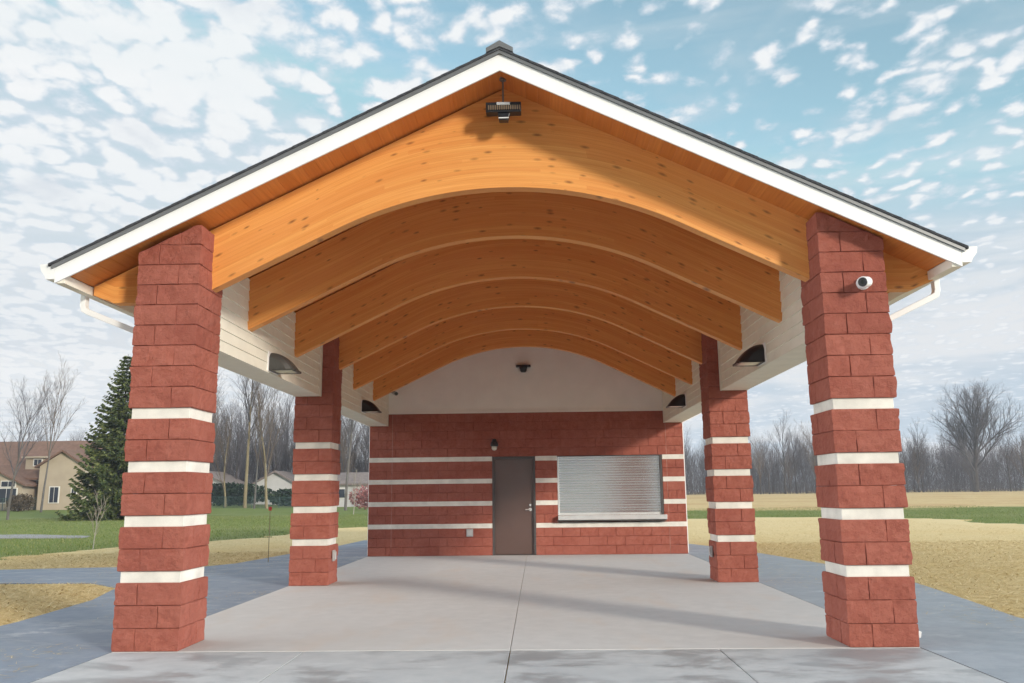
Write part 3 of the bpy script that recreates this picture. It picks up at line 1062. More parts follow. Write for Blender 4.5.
rl = MB(); rl.box((x0 + .002, D - .012, z1 - .021), (x1 - .002, D + .10, z1 - .001)); rl.build('head_rail', M['dframe'], shut, bevel=.003)
ct = MB(); ct.box((x0 - .0, D - .17, z0 + .014), (x1 + .04, D + .10, z0 + .115)); ct.build('counter', M['steel'], shut, bevel=.006)
ct = MB(); ct.box((x0 - .02, D - .13, z0 - .02), (x1 + .03, D - .010, z0 + .012)); ct.build('counter_bracket', M['dframe'], shut)

# ------------------------------------------------------------------ fixtures on the pavilion
def wall_pack(s, y, z, label, m):
    """wedge light: quarter-round hood, flat lens underneath, thin back plate"""
    xw = s * (LI - .013)
    t = thing('wall_light', (xw, y, z), label, 'wall light', 'wedge lights on the lintels')
    hood = MB()
    nb, na = 12, 9
    hw, dp, ht = .185, .34, .235
    V = []
    for i in range(nb + 1):
        q = -1 + 2 * i / nb
        w = hw * q
        k = max(.05, 1 - abs(q) ** 5 * .32)
        for j in range(na + 1):
            a = (PI / 2) * j / na
            tt = j / na; V.append((xw - s * (dp * k * tt), y + w, z + .012 + ht * k * (1 - tt ** 2.2)))
    F = [(i * (na + 1) + j, (i + 1) * (na + 1) + j, (i + 1) * (na + 1) + j + 1, i * (na + 1) + j + 1) for i in range(nb) for j in range(na)]
    if s < 0: F = [q[::-1] for q in F]
    for i in (0, nb):        # flat cheeks
        base = len(V); V.append((xw, y - hw + 2 * hw * i / nb, z + .012))
        for j in range(na): F.append((base, i * (na + 1) + j, i * (na + 1) + j + 1))
    hood.add(V, F)
    hood.box((min(xw, xw - s * .05), y - hw - .004, z), (max(xw, xw - s * .05), y + hw + .004, z + .03))
    hood.box((min(xw - s * .05, xw - s * .33), y - hw, z - .002), (max(xw - s * .05, xw - s * .33), y - hw + .03, z + .016))
    hood.box((min(xw - s * .05, xw - s * .33), y + hw - .03, z - .002), (max(xw - s * .05, xw - s * .33), y + hw, z + .016))
    hood.box((min(xw - s * .30, xw - s * .345), y - hw * .72, z - .003), (max(xw - s * .30, xw - s * .345), y + hw * .72, z + .017))
    hood.build('hood', m, t)
    ln = MB(); ln.box((min(xw - s * .052, xw - s * .298), y - hw + .032, z + .002), (max(xw - s * .052, xw - s * .298), y + hw - .032, z + .010)); ln.build('lens', M['lens'], t)
    pl = MB(); pl.box((min(xw + s * .010, xw - s * .004), y - hw - .03, z - .01), (max(xw + s * .010, xw - s * .004), y + hw + .03, z + .25)); pl.build('back_plate', M['white'], t)


wall_pack(-1, 2.98, 3.005, 'dark grey wedge wall light on the cream siding, beside the columns next to the spruce', M['bronze'])
wall_pack(1, 2.98, 3.015, 'black wedge wall light on the shaded siding next to the column with the security camera', M['black'])
wall_pack(-1, 8.85, 3.03, 'small black wedge light near the brick wall, on the side of the brown door', M['black'])
wall_pack(1, 8.85, 3.05, 'small black wedge light near the brick wall, above the serving window side', M['black'])

# lamp over the door
t = thing('wall_lamp', (-.722, D - .012, 2.37), 'black bell-shaped wall lamp with clear globe above the brown door', 'wall lamp')
lb = MB(); lb.lathe([(.012, .27), (.045, .262), (.05, .225), (.075, .20), (.088, .15), (.092, .10), (.086, .098), (.05, .12)], (-.722, D - .125, 2.37), 20); lb.build('shade', M['black'], t)
lb = MB(); lb.lathe([(.01, .0), (.045, .012), (.066, .05), (.062, .098)], (-.722, D - .125, 2.37), 18); lb.build('globe', M['lens'], t, smooth=True)
lb = MB(); lb.box((-.772, D - .03, 2.48), (-.672, D - .009, 2.62)); lb.tube([(-.722, D - .03, 2.58), (-.722, D - .125, 2.60)], .016, 8); lb.build('mount', M['black'], t)

# outlet boxes
def outlet(x, y, z, nrm, label):
    t = thing('outlet_box', (x, y, z), label, 'outlet', 'outlet boxes on the red block')
    b = MB()
    if nrm == 'y': b.box((x - .075, y - .035, z - .085), (x + .075, y + .012, z + .085))
    else: b.box((min(x, x + nrm * .03), y - .06, z - .085), (max(x, x + nrm * .03), y + .06, z + .085))
    b.build('box', M['outlet'], t, bevel=.006)
    b = MB()
    if nrm == 'y': b.box((x - .05, y - .052, z - .06), (x + .05, y - .036, z + .06)); b.box((x - .055, y - .058, z + .0), (x + .055, y - .053, z + .066))
    else: b.box((min(x + nrm * .031, x + nrm * .05), y - .04, z - .06), (max(x + nrm * .031, x + nrm * .05), y + .04, z + .06))
    b.build('cover', M['cover'], t, bevel=.004)


outlet(-1.305, D - .012, .51, 'y', 'pale outlet box low on the brick wall beside the brown door')
outlet(-W + .012, 5.80, .44, 1, 'small grey outlet box on the middle column of the lawn and house side')
outlet(W - .012, 5.86, .445, -1, 'small grey outlet box on the shaded middle column of the open field side')

# sensor on the gable panel
t = thing('sensor', (-.03, D + .01, 4.20), 'black round sensor with wide rim on the pale gable panel', 'sensor')
b = MB(); b.box((-.20, D - .12, 4.325), (.15, D + .012, 4.375)); b.build('rim', M['black'], t, bevel=.015)
b = MB(); b.lathe([(.05, .0), (.075, .03), (.085, .075), (.10, .10), (.10, .125)], (-.025, D - .075, 4.20), 18); b.build('dome', M['black'], t)
# small camera in the corner
t = thing('bullet_camera', (-3.08, D + .01, 3.76), 'small grey bullet camera in the corner under the innermost beam', 'camera')
b = MB(); b.tube([(-3.17, D + .0, 3.80), (-3.09, D - .16, 3.76), (-3.0, D - .30, 3.71)], [.03, .042, .045], 12); b.build('barrel', M['outlet'], t)
b = MB(); b.tube([(-2.999, D - .3025, 3.709), (-2.99, D - .32, 3.705)], .044, 12); b.build('lens', M['glass'], t)
b = MB(); b.tube([(-3.14, D + .012, 3.83), (-3.14, D - .03, 3.82)], .045, 12); b.build('mount', M['outlet'], t)

# security camera on the right front column
cx, cy, cz = 3.405, -.02, 3.325
t = thing('security_camera', (cx, cy, cz), 'white security camera with round black lens on the right front column', 'camera')
b = MB(); b.tube([(cx + .02, cy + .03, cz + .012), (cx + .02, cy - .03, cz + .012)], [.066, .062], 20); b.build('mount', M['camw'], t, bevel=.006)
b = MB()
d_ = Vector((-.70, -.78, -.20)).normalized()
p0 = Vector((cx + .05, cy - .05, cz + .012))
b.tube([p0, p0 + d_ * .03, p0 + d_ * .13, p0 + d_ * .145], [.040, .051, .051, .047], 20); b.build('body', M['camw'], t)
b = MB(); b.tube([p0 + d_ * .1455, p0 + d_ * .152], [.044, .040], 20); b.build('lens_face', M['black'], t)
b = MB(); b.tube([p0 + d_ * .1525, p0 + d_ * .16], [.018, .014], 14); b.build('lens', M['glass'], t)

# fixture hung in the peak
t = thing('gable_fixture', (-.02, .10, 5.13), 'black box floodlight with silver plate hanging from a rod in the roof peak', 'floodlight')
b = MB(); b.box((-.195, .045, 5.215), (.165, .155, 5.325)); b.build('housing', M['black'], t, bevel=.008)
b = MB()
for i in range(15):
    xx = -.172 + i * .0225
    b.box((xx, .036, 5.238), (xx + .013, .0445, 5.285))
b.build('grille', plain('warm_grille', (.42, .30, .20), .35, .8, var=.05), t)
b = MB(); b.box((-.085, .034, 5.288), (.05, .0445, 5.318)); b.build('plate', M['steel'], t, bevel=.002)
b = MB(); b.prism([(-.075, 5.212), (-.06, 5.135), (.03, 5.135), (.05, 5.212)][::-1], 'y', .06, .14); b.build('sensor_head', M['black'], t, bevel=.004)
b = MB(); b.box((-.066, .052, 5.150), (.038, .0585, 5.160)); b.build('strip', M['camw'], t)
b = MB(); b.tube([(-.02, .10, 5.326), (-.02, .10, zs(0) - .01)], .010, 10); b.tube([(-.02, .10, zs(0) - .03), (-.02, .10, zs(0) + .0)], .035, 12); b.build('rod', M['drip'], t)

# ------------------------------------------------------------------ trees
def bare_tree(seed, h, spread=.45, trunk_r=.16, first=.28, levels=4, kids=(7, 5, 5, 4), up=.55, straight=True, wig=.10, reach=1.0):
    """returns (trunk, crown) arrays: tapered square tubes for trunk and limbs, finer twigs on them"""
    r = random.Random(seed)
    T = [[], []]; Fc = [[], []]

    def seg(w, a, b, ra, rb, n):
        d = (b - a)
        if d.length < 1e-4: return
        d = d.normalized()
        u = d.cross(Vector((.3, .2, 1)) if abs(d.z) < .9 else Vector((1, .1, 0))).normalized(); v = d.cross(u)
        o = sum(len(q) for q in T[w]) if False else len(T[w])
        for p, q in ((a, ra), (b, rb)):
            for k in range(n):
                an = 2 * PI * k / n
                T[w].append(p + (u * math.cos(an) + v * math.sin(an)) * q)
        for k in range(n): Fc[w].append((o + k, o + (k + 1) % n, o + n + (k + 1) % n, o + n + k))

    def branch(p, d, L_, rad, lev):
        n = [7, 5, 4, 3, 3][lev]; ns = [9, 5, 4, 3, 2][lev]
        q = p; pts = [p]; dd = d.copy()
        w = 0 if lev == 0 else 1
        for i in range(ns):
            wv = wig * (.35 if lev == 0 and straight else 1.0 + .3 * lev)
            dd = (dd + Vector((r.uniform(-1, 1), r.uniform(-1, 1), r.uniform(-.6, .8))) * wv + Vector((0, 0, 1)) * (.07 if lev else .0)).normalized()
            nq = q + dd * (L_ / ns)
            ra = rad * (1 - .80 * i / ns); rb = rad * (1 - .80 * (i + 1) / ns)
            seg(w, q, nq, max(ra, .006), max(rb, .005), n)
            q = nq; pts.append(q)
        if lev + 1 >= levels: return
        k = kids[min(lev, len(kids) - 1)]
        for i in range(k):
            t = (first + (1 - first) * (i + r.uniform(.1, .9)) / k) if lev == 0 else (.22 + .78 * (i + r.random()) / k)
            j = min(int(t * ns), ns - 1); base = pts[j].lerp(pts[j + 1], t * ns - j)
            ax = (pts[j + 1] - pts[j]).normalized()
            phi = i * 2.4 + r.uniform(-.5, .5)
            sd = ax.cross(Vector((math.cos(phi), math.sin(phi), .2))).normalized()
            ang = spread * r.uniform(.8, 1.35)
            nd = (ax * math.cos(ang) + sd * math.sin(ang) + Vector((0, 0, 1)) * up * .25).normalized()
            nl = L_ * (r.uniform(.38, .62) * reach if lev == 0 else r.uniform(.4, .7)) * (1.1 - .45 * t)
            branch(base, nd, nl, rad * (.52 if lev == 0 else .55) * (1.05 - .55 * t), lev + 1)

    branch(Vector((0, 0, -.1)), Vector((r.uniform(-.03, .03), r.uniform(-.03, .03), 1)).normalized(), h, trunk_r, 0)
    return [(np.array([tuple(v) for v in T[w]]), np.array(Fc[w])) for w in (0, 1)]


BARK = dict(
    grey=mat_bark('grey_bark', (.085, .075, .068), (.17, .155, .14)),
    tan=mat_bark('tan_bark', (.20, .155, .085), (.34, .275, .17)),  # yellowish tan bark colour
    dark=mat_bark('dark_bark', (.045, .038, .034), (.10, .088, .08)),
    pale=mat_bark('pale_bark', (.30, .27, .23), (.44, .40, .35)),
)
TWIG = dict(
    grey=mat_island('grey_twigs', [(0, (.070, .062, .066)), (1, (.140, .126, .130))]),
    dark=mat_island('dark_twigs', [(0, (.06, .055, .056)), (1, (.115, .105, .106))]),
    brown=mat_island('brown_twigs', [(0, (.09, .066, .05)), (1, (.17, .13, .10))]),
    pale=mat_island('pale_twigs', [(0, (.20, .17, .14)), (1, (.34, .30, .25))]),
    red=mat_island('reddish_twigs', [(0, (.26, .10, .10)), (1, (.42, .20, .19))]),
)


def tree_thing(name, data, loc, label, group, bark, twig, rz=0, sc=1.0, cat='tree'):
    t = thing(name, (0, 0, 0), label, cat, group)
    np_mesh('trunk', data[0][0], data[0][1], bark, t)
    np_mesh('crown', data[1][0], data[1][1], twig, t)
    t.location = loc; t.rotation_euler = (0, 0, rz); t.scale = (sc,) * 3
    return t


def place(o, x, y, rz, sc, label):
    c = copy_tree(o); c.location = (x, y, gz(x, y)); c.rotation_euler = (0, 0, rz); c.scale = (sc,) * 3; c['label'] = label
    return c


# tall single trees of the lawn edge on the left
tall = bare_tree(21, 14.6, .50, .21, .46, 5, (12, 6, 5, 4), .6)
tall2 = bare_tree(33, 13.2, .45, .17, .34, 5, (11, 6, 5, 4), .7)
fork = bare_tree(8, 11.5, .32, .17, .12, 5, (7, 6, 5, 4), 1.0, False, .08)
slim = bare_tree(52, 11.0, .38, .12, .40, 5, (9, 6, 4, 3), .8)
GL = 'bare trees at the edge of the lawn'
a = tree_thing('bare_tree', tall, (-31.9, 85, gz(-31.9, 85)), 'tall bare tree with a straight tan trunk, tallest at the lawn edge between the columns', GL, BARK['tan'], TWIG['grey'])
b = tree_thing('bare_tree', fork, (-29.2, 84, gz(-29.2, 84)), 'bare tree with a tan trunk forked low, in front of the pale house gable', GL, BARK['tan'], TWIG['brown'])
place(b, -35.2, 88, 2.2, .72, 'short forked bare tree beside the dark hedge, nearest the blue spruce')
cc = tree_thing('bare_tree', slim, (-45.2, 69, gz(-45.2, 69)), 'slim grey bare tree standing in front of the tan house', GL, BARK['grey'], TWIG['brown'], .4, .90)
d = tree_thing('bare_tree', tall2, (-36.9, 51, gz(-36.9, 51)), 'bare tree with the thickest grey trunk, in front of the tan house', GL, BARK['grey'], TWIG['grey'], 0, .56)
place(cc, -30.4, 83.5, 1.3, 1.0, 'thin grey bare trunk between the straight tan trunk and the forked one')
place(cc, -36.6, 86, 2.6, .95, 'thin bare tree standing just behind the blue spruce')
place(d, -17.4, 70, .7, .86, 'dark slim bare trunk in front of the small white house with the dark window')
place(d, -18.2, 92, 1.9, .95, 'tall bare tree behind the small white house with the dark window')
place(a, -40.5, 92, 1.2, .9, 'tall bare tree beyond the spruce, against the end of the dark hedge')

# the big spreading tree of the field and the row before the far wood
big = bare_tree(78, 14.5, .66, .52, .20, 5, (20, 10, 8, 7), .75, True, .09, 1.42)
bt = tree_thing('oak_tree', big, (88.3, 166, gz(88, 166)), 'broad bare oak with a wide rounded crown, towering over the far wood', None, BARK['dark'], TWIG['dark'])
row = bare_tree(91, 12.5, .42, .20, .22, 5, (11, 7, 5, 3), .6)
row2 = bare_tree(95, 11.0, .5, .17, .15, 5, (12, 7, 5, 3), .5)
GR = 'bare trees along the far wood'
LR = 'grey bare tree in the row along the front of the far wood beyond the field'
proto = [tree_thing('bare_tree', row, (52, 172, gz(52, 172)), LR, GR, BARK['dark'], TWIG['grey']), tree_thing('bare_tree', row2, (59, 174, gz(59, 174)), LR, GR, BARK['dark'], TWIG['brown'])]
rr = random.Random(3)
for i in range(22):
    x = 42 + i * 3.4 + rr.uniform(-1.5, 1.5); y = 170 + rr.uniform(-3, 9)
    if abs(x - 88) < 4: continue
    place(proto[i % 2], x, y, rr.uniform(0, 6), rr.uniform(.55, .92), LR)
LLf = 'grey bare tree standing in the front row of the wood behind the lawn and houses'
for i in range(20):
    x = -78 + i * 3.5 + rr.uniform(-1.2, 1.2); y = 108 + rr.uniform(-4, 6)
    t = place(proto[i % 2], x, y, rr.uniform(0, 6), rr.uniform(.75, 1.0) * (.62 if x < -50 else 1.0), LLf); t['group'] = 'bare trees in the wood behind the lawn'

# the woods themselves: too many stems to count
vari = [bare_tree(200 + i, 11.5 + i % 3, .42, .17, .15, 4, (13, 8, 5), .6) for i in range(5)]


def wood(name, spots, twig):
    Vs, Fs, off = [], [], 0
    for (x, y, sc, rz, src) in spots:
        for V, F in src:
            c, s_ = math.cos(rz), math.sin(rz)
            Q = V * sc
            Q = np.stack([Q[:, 0] * c - Q[:, 1] * s_ + x, Q[:, 0] * s_ + Q[:, 1] * c + y, Q[:, 2] + (gz(x, y) if (x or y) else 0)], -1)
            # triangles so trunks and twigs share one array
            F4 = F + off; Vs.append(Q); Fs.append(F4); off += len(Q)
    return np_mesh(name, np.concatenate(Vs), np.concatenate(Fs), twig)


def spots(n, xa, xb, ya, yb, seed, s0, s1, src):
    r = random.Random(seed); out = []
    for i in range(n):
        out.append((xa + (xb - xa) * (i + r.random()) / n, r.uniform(ya, yb), r.uniform(s0, s1), r.uniform(0, 6.3), src[i % len(src)]))
    return out


def thicket(n, xa, xb, ya, yb, seed, hmax):
    r = np.random.default_rng(seed)
    x = r.uniform(xa, xb, n); y = r.uniform(ya, yb, n)
    P = np.stack([x, y, np.zeros(n)], -1)
    hh = hmax * (.45 + .55 * vnoise(P * [1, .5, 1], .16, seed) + .30 * (vnoise(P, .6, seed + 1) - .5))
    z_ = r.random(n) ** 1.25 * hh
    P[:, 2] = z_ + rise(x, y) - .1
    L_ = r.uniform(.8, 2.6, n)
    th = r.normal(0, .55, n); ph = r.uniform(0, 2 * PI, n)
    d = np.stack([np.sin(th) * np.cos(ph), np.sin(th) * np.sin(ph), np.cos(th)], -1) * L_[:, None]
    wv = r.uniform(.012, .034, n)[:, None] * np.stack([np.cos(ph + 1), np.sin(ph + 1) * .3, np.zeros(n)], -1)
    V = np.stack([P - wv, P + wv, P + d + wv * .25, P + d - wv * .25], 1).reshape(-1, 3)
    return V, np.arange(4 * n).reshape(-1, 4)


w = wood('woods', spots(62, -190, -54, 112, 140, 1, .52, .72, vari) + spots(62, -54, -4, 112, 140, 9, .72, 1.08, vari) + [(0, 0, 1, 0, [thicket(80000, -190, -52, 112, 135, 41, 7.5), thicket(52000, -54, -4, 112, 135, 42, 9.6)])], TWIG['grey'])
tag(w, 'grey leafless wood behind the lawn and houses', 'woods', None, 'stuff')
w = wood('woods', spots(160, 12, 220, 178, 212, 3, .62, .95, vari) + [(0, 0, 1, 0, [thicket(175000, 12, 220, 176, 205, 43, 10.5)])], TWIG['grey'])
tag(w, 'grey leafless wood across the far side of the field', 'woods', None, 'stuff')

# saplings ---------------------------------------------------------------
sap = bare_tree(61, 1.25, .55, .016, .25, 3, (7, 4, 3), .9, False, .08)
t = tree_thing('sapling', sap, (-12.33, 16.07, -.03), 'thin bare sapling with pale twigs on the lawn in front of the spruce', 'saplings planted around the pavilion', BARK['pale'], TWIG['pale'])
place(t, -13.6, 55.9, 1.0, 2.1, 'small pale bare sapling beside the reddish bush')


# blue spruce -----------------------------------------------------------
def spruce(seed, h, rad):
    r = random.Random(seed); V = []; F = []
    zc = .35
    while zc < h - .15:
        t = zc / h
        rr_ = rad * (1 - t) ** .78 * (1 - .18 * max(0, .12 - t) / .12)
        nb = int(8 + 8 * (1 - t))
        ph = r.uniform(0, 6.3)
        for i in range(nb):
            an = ph + 2 * PI * i / nb + r.uniform(-.25, .25)
            L_ = rr_ * r.uniform(.66, 1.10) + .12
            droop = (.10 + .26 * (1 - t)) * r.uniform(.6, 1.2)
            ca, sa = math.cos(an), math.sin(an)
            ns = max(5, int(L_ / .085))
            for k in range(ns):
                q = (k + r.random()) / ns
                x = L_ * (.12 + .88 * q)
                zz = zc - droop * L_ * (math.sin(q * 2.2)) + .20 * L_ * q * q * q
                p = Vector((ca * x, sa * x, zz))
                for side in (-1, 1, 0):
                    ln = (.30 + .20 * (1 - q)) * (.75 + .5 * r.random()) * (.55 + .45 * (1 - t))
                    a2 = an + side * r.uniform(.5, 1.0)
                    d_ = Vector((math.cos(a2), math.sin(a2), r.uniform(-.75, .05))).normalized()
                    wv = d_.cross(Vector((0, 0, 1))).normalized() * ln * .20
                    hv = Vector((0, 0, -ln * .20))
                    o = len(V)
                    tip = p + d_ * ln
                    V.extend([p, p + d_ * ln * .45 + wv, tip, p + d_ * ln * .45 - wv])
                    F.append((o, o + 1, o + 2, o + 3))
                    if r.random() < .7:
                        o = len(V)
                        V.extend([p, p + d_ * ln * .5 + hv * 1.6, tip + hv * .5, p + d_ * ln * .5 - hv * .5]); F.append((o, o + 1, o + 2, o + 3))
        zc += .24 + .10 * (1 - t)
    o = len(V)
    return np.array([tuple(v) for v in V]), np.array(F)


M['needle'] = mat_island('spruce_needles', [(0, (.030, .048, .018)), (.4, (.075, .105, .034)), (.75, (.14, .165, .052)), (1, (.21, .22, .078))])
M['needle_blue'] = mat_island('blue_spruce_needles', [(0, (.03, .055, .05)), (.6, (.085, .125, .115)), (1, (.15, .19, .17))])


def spruce_thing(x, y, h, rad, seed, label, m):
    t = thing('spruce_tree', (x, y, gz(x, y)), label, 'spruce')
    V, F = spruce(seed, h, rad)
    np_mesh('crown', V + np.array([x, y, gz(x, y)]), F, m, t)
    tm = MB(); tm.tube([(x, y, gz(x, y) - .1), (x, y, gz(x, y) + h * .5), (x, y, gz(x, y) + h)], [.20, .12, .012], 8); tm.build('trunk', BARK['dark'], t)


spruce_thing(-27.9, 48.5, 11.2, 3.6, 4, 'large dark green spruce with drooping boughs standing on the lawn', M['needle'])
spruce_thing(-29.5, 61, 5.2, 1.5, 9, 'small pale blue spruce peeking out beyond the front column', M['needle_blue'])


# bushes and hedge -------------------------------------------------------
def leaf_mass(seed, n, size, half, leaf):
    r = np.random.default_rng(seed)
    d = r.normal(size=(n, 3)); d /= np.linalg.norm(d, axis=1)[:, None]
    rad = r.random(n) ** .4 * (1 - .22 * vnoise(d + 5, 2.6, seed))
    P = d * rad[:, None] * np.array(half); P[:, 2] = np.abs(P[:, 2] + half[2] * .9) * .55
    a = r.normal(size=(n, 3)); b_ = r.normal(size=(n, 3))
    a /= np.linalg.norm(a, axis=1)[:, None]; b_ /= np.linalg.norm(b_, axis=1)[:, None]
    l = r.uniform(leaf * .6, leaf * 1.4, n)[:, None]
    V = np.stack([P - a * l, P + b_ * l * .6, P + a * l, P - b_ * l * .6], 1).reshape(-1, 3)
    return V, np.arange(4 * n).reshape(-1, 4)


def bush(name, x, y, half, n, leaf, m, label, cat, seed, group=None):
    V, F = leaf_mass(seed, n, 1, half, leaf)
    o = np_mesh(name, V, F, m); o.location = (x, y, gz(x, y)); tag(o, label, cat, group); return o


M['hedge'] = mat_island('dark_evergreen_leaves', [(0, (.010, .020, .012)), (.6, (.025, .045, .026)), (1, (.05, .075, .04))])
M['rbush'] = TWIG['red']
M['bbush'] = mat_island('brown_bush', [(0, (.06, .045, .03)), (1, (.15, .11, .07))])
bush('hedge', -37.0, 93, (6.5, 1.5, 2.7), 5200, .22, M['hedge'], 'long dark evergreen hedge in front of the houses at the lawn edge', 'hedge', 5)
bush('hedge', -30.6, 96, (2.4, 1.3, 2.2), 1800, .22, M['hedge'], 'short dark evergreen hedge beside the pale house gable', 'hedge', 6)
bush('bush', -15.6, 72, (2.3, 1.6, 2.3), 2200, .12, M['rbush'], 'reddish leafless bush near the small white house', 'bush', 7)
bush('bush', -49.0, 72.0, (1.5, 1.0, 1.7), 1500, .12, M['bbush'], 'brown leafless bush against the wall of the tan house', 'bush', 8)
bush('bush', -53.3, 71.5, (1.1, .8, .8), 900, .10, M['hedge'], 'low rounded green bush below the arched windows of the tan house', 'bush', 9)


# houses ----------------------------------------------------------------
tanwall = plain('tan_stucco', (.42, .345, .255), .85, var=.05, scale=.8)
brownroof = plain('brown_shingles', (.175, .098, .068), .9, var=.12, scale=2.5, bump=.4)
whitewall = plain('white_siding', (.50, .49, .48), .7, var=.04, scale=1)
greyroof = plain('grey_brown_shingles', (.20, .16, .145), .9, var=.12, scale=2)
winglass = plain('window_glass', (.03, .035, .05), .12, 0, .6, var=.1, scale=1)
trimw = plain('house_trim', (.70, .68, .63), .6, var=.03, scale=1)
hx, hy, hz = -50.5, 77, gz(-50.5, 77) + .0
t = thing('house', (hx, hy, hz), 'large tan house with a steep brown roof, skylights and a gabled wing', 'house')
w = MB()
w.box((-68, 77, hz - .3), (-46.1, 86, hz + 3.3))
w.prism([(77, hz + 3.2), (86, hz + 3.2), (81.5, hz + 6.6)], 'x', -67.5, -46.4)
w.prism([(-49.6, hz - .3), (-45.0, hz - .3), (-45.0, hz + 4.3), (-47.3, hz + 5.7), (-49.6, hz + 4.3)], 'y', 75.6, 84)
w.prism([(-57.6, hz - .3), (-50.6, hz - .3), (-50.6, hz + 2.5), (-54.1, hz + 4.2), (-57.6, hz + 2.5)], 'y', 74.6, 78)
w.build('wall', tanwall, t)
rf = MB()
rf.prism([(76.2, hz + 2.95), (81.5, hz + 6.95), (86.8, hz + 2.95), (86.8, hz + 3.15), (81.5, hz + 7.2), (76.2, hz + 3.15)][::-1], 'x', -68.5, -45.7)
for (xa, xc, xb, ze, zp, ya, yb) in ((-49.95, -47.3, -44.65, 4.08, 5.72, 75.25, 82), (-58.1, -54.1, -50.1, 2.3, 4.3, 74.2, 79.5)):
    rf.prism([(xa, hz + ze), (xc, hz + zp), (xb, hz + ze), (xb, hz + ze + .2), (xc, hz + zp + .22), (xa, hz + ze + .2)][::-1], 'y', ya, yb)
roof_h = rf.build('roof', brownroof, t)
ch = MB(); ch.prism([(77.4, hz + 4.0), (79.6, hz + 5.2), (77.4, hz + 5.2)], 'x', -52.2, -50.2); ch.prism([(77.1, hz + 5.2), (79.8, hz + 5.35), (79.8, hz + 5.5), (77.1, hz + 5.35)], 'x', -52.5, -49.9)
ch.build('dormer', tanwall, roof_h)
def pane(cx_, cz_, w_, h_, y_, par, slopey=0):
    fr_ = MB(); fr_.box((cx_ - w_ / 2 - .08, y_ - .03, hz + cz_ - .08), (cx_ + w_ / 2 + .08, y_ + .05, hz + cz_ + h_ + .08)); o_ = fr_.build('window', trimw, par)
    g_ = MB(); n_ = 2
    for k in range(n_): g_.box((cx_ - w_ / 2 + k * w_ / n_ + .03, y_ - .05, hz + cz_), (cx_ - w_ / 2 + (k + 1) * w_ / n_ - .03, y_ - .031, hz + cz_ + h_))
    g_.build('pane', winglass, o_)
pane(-52.1, .75, 2.0, 1.35, 74.56, t); pane(-52.0, 2.3, 1.4, .5, 74.56, t); pane(-55.3, .75, 2.0, 1.35, 74.56, t)
pane(-47.9, .7, .9, 1.5, 75.56, t); pane(-45.9, 1.2, .5, .8, 75.56, t); pane(-50.9, 4.45, .8, .6, 77.36, t)
for xx in (-51.9, -50.9):
    sk = MB(); y_, z_ = 79.0, hz + 5.28
    sk.add([(xx, y_, z_), (xx + .75, y_, z_), (xx + .75, y_ + .9, z_ + .69), (xx, y_ + .9, z_ + .69), (xx, y_, z_ - .3), (xx + .75, y_, z_ - .3), (xx + .75, y_ + .9, z_ + .3), (xx, y_ + .9, z_ + .3)],
           [(0, 1, 2, 3), (7, 6, 5, 4), (0, 4, 5, 1), (1, 5, 6, 2), (2, 6, 7, 3), (3, 7, 4, 0)])
    sk.build('skylight', plain('skylight_glass', (.42, .46, .52), .12, 0, .6), roof_h)


def small_house(x, y, wx, wy, wh, ph, label, ridge='x', wins=()):
    z_ = gz(x, y)
    t = thing('house', (x, y, z_), label, 'house')
    w = MB(); w.box((x - wx / 2, y - wy / 2, z_ - .3), (x + wx / 2, y + wy / 2, z_ + wh))
    r_ = MB()
    if ridge == 'y':
        w.prism([(x - wx / 2, z_ + wh), (x + wx / 2, z_ + wh), (x, z_ + wh + ph)], 'y', y - wy / 2, y + wy / 2)
        e_ = .35; k = ph / (wx / 2)
        r_.prism([(x - wx / 2 - e_, z_ + wh - e_ * k), (x, z_ + wh + ph), (x + wx / 2 + e_, z_ + wh - e_ * k), (x + wx / 2 + e_, z_ + wh - e_ * k + .22), (x, z_ + wh + ph + .24), (x - wx / 2 - e_, z_ + wh - e_ * k + .22)][::-1], 'y', y - wy / 2 - .4, y + wy / 2 + .4)
    else:
        w.prism([(y - wy / 2, z_ + wh), (y + wy / 2, z_ + wh), (y, z_ + wh + ph)], 'x', x - wx / 2, x + wx / 2)
        e_ = .35; k = ph / (wy / 2)
        r_.prism([(y - wy / 2 - e_, z_ + wh - e_ * k), (y, z_ + wh + ph), (y + wy / 2 + e_, z_ + wh - e_ * k), (y + wy / 2 + e_, z_ + wh - e_ * k + .22), (y, z_ + wh + ph + .24), (y - wy / 2 - e_, z_ + wh - e_ * k + .22)][::-1], 'x', x - wx / 2 - .4, x + wx / 2 + .4)
    w.build('wall', whitewall, t); r_.build('roof', greyroof, t)
    for (dx, dz, ww, hh) in wins:
        f_ = MB(); f_.box((x + dx - ww / 2, y - wy / 2 - .05, z_ + dz), (x + dx + ww / 2, y - wy / 2 + .05, z_ + dz + hh)); o_ = f_.build('window', trimw, t)
        g_ = MB(); g_.box((x + dx - ww / 2 + .08, y - wy / 2 - .08, z_ + dz + .08), (x + dx + ww / 2 - .08, y - wy / 2 - .051, z_ + dz + hh - .08)); g_.build('pane', winglass, o_)


small_house(-44.5, 108, 7, 8, 2.3, 1.7, 'small pale house showing its gable above the dark hedge beside the spruce', 'y', ((0, 1.0, 1.2, 1.0),))
small_house(-34.6, 108, 6.2, 8, 2.5, 1.7, 'small pale house with a grey gable roof behind the forked tree', 'y', ((.8, .9, 1.2, 1.1),))
small_house(-22.0, 100, 9, 7, 2.7, 1.3, 'small low white house with a dark window seen past the middle column', 'x', ((-2.4, 1.0, 1.9, 1.2), (1.6, 1.0, 1.2, 1.2)))

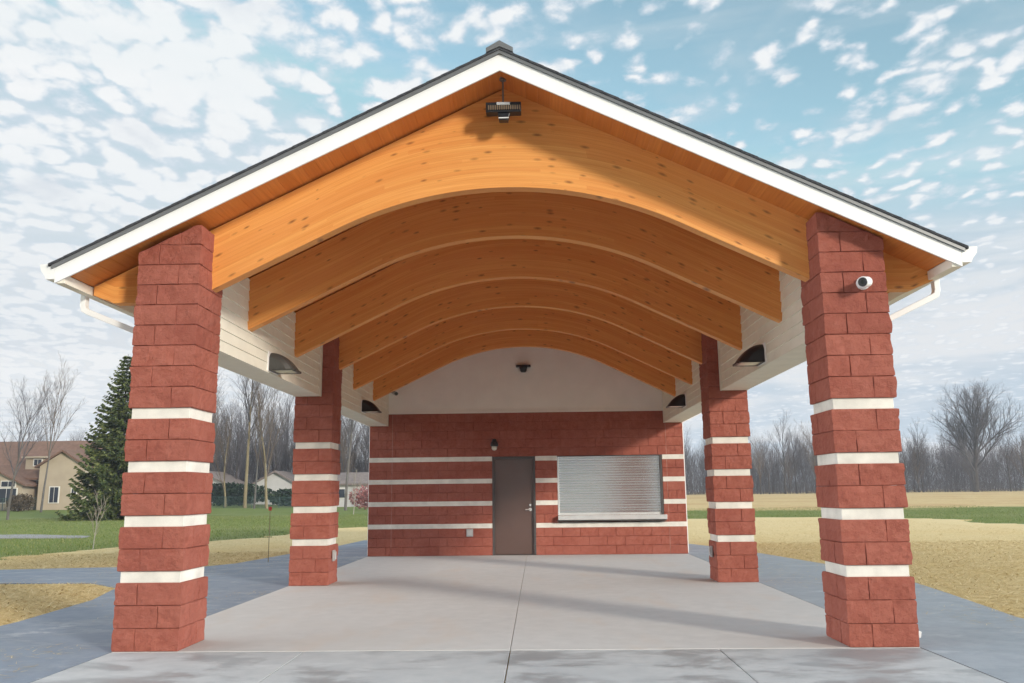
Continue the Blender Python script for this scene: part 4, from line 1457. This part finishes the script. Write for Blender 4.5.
# chain-link style fence along the back of the lawn
t = thing('fence', (-36, 90, gz(-36, 90)), 'low dark green wire fence along the back of the lawn', 'fence')
fm = MB(); mesh_ = MB()
px_ = [-60 + 2.6 * i for i in range(15)]
for i, x in enumerate(px_):
    y = 70 + max(0, (x + 60)) * .55; z_ = gz(x, y)
    fm.tube([(x, y, z_ - .1), (x, y, z_ + 1.25)], .04, 6)
    if i:
        xp, yp = px_[i - 1], 70 + max(0, px_[i - 1] + 60) * .55; zp = gz(xp, yp)
        fm.tube([(xp, yp, zp + 1.2), (x, y, z_ + 1.2)], .022, 5)
        for k in range(14):
            q = k * .085 + .03
            mesh_.tube([(xp, yp, zp + q), (x, y, z_ + q)], .011, 3, False)
        for k in range(20):
            u_ = k / 20
            a_ = (xp + (x - xp) * u_, yp + (y - yp) * u_)
            mesh_.tube([(a_[0], a_[1], zp + .02), (a_[0], a_[1], zp + 1.18)], .011, 3, False)
gf = plain('dark_green_coating', (.03, .065, .06), .6, 0, .4)
fm.build('frame', gf, t); mesh_.build('mesh', gf, t)

# grey pad on the lawn and marker stake
pd = sheet('pad', ragged([(-32, 21.0), (-19.6, 22.8), (-16.6, 22.9), (-16.9, 24.0), (-20, 25.6), (-32, 27.5)], .6, .3, 12), -.2, -.012, plain('grey_gravel_pad', (.26, .25, .25), .95, var=.15, scale=6, bump=.5), 'structure')
t = thing('marker_stake', (-5.53, 10.42, -.02), 'thin wooden stake with a small red tip standing in the straw', 'stake')
b = MB(); b.box((-5.536, 10.414, -.1), (-5.524, 10.426, 1.08)); b.build('shaft', BARK['tan'], t)
b = MB(); b.box((-5.56, 10.40, 1.081), (-5.50, 10.44, 1.16)); b.build('tip', plain('red_ribbon', (.55, .06, .05), .7), t)

# ------------------------------------------------------------------ the air
hb = MB(); hb.box((-1600, -500, -1.1), (1600, 1600, 26))
hm = bpy.data.materials.new('pale_air'); hm.use_nodes = True
hn = hm.node_tree; hn.nodes.clear()
ho = hn.nodes.new('ShaderNodeOutputMaterial'); hv = hn.nodes.new('ShaderNodeVolumePrincipled')
hv.inputs['Color'].default_value = (.86, .91, 1, 1); hv.inputs['Density'].default_value = HAZE; hv.inputs['Anisotropy'].default_value = .1
hn.links.new(hv.outputs[0], ho.inputs['Volume'])
if HAZE:
    o = hb.build('haze', hm); o['kind'] = 'stuff'
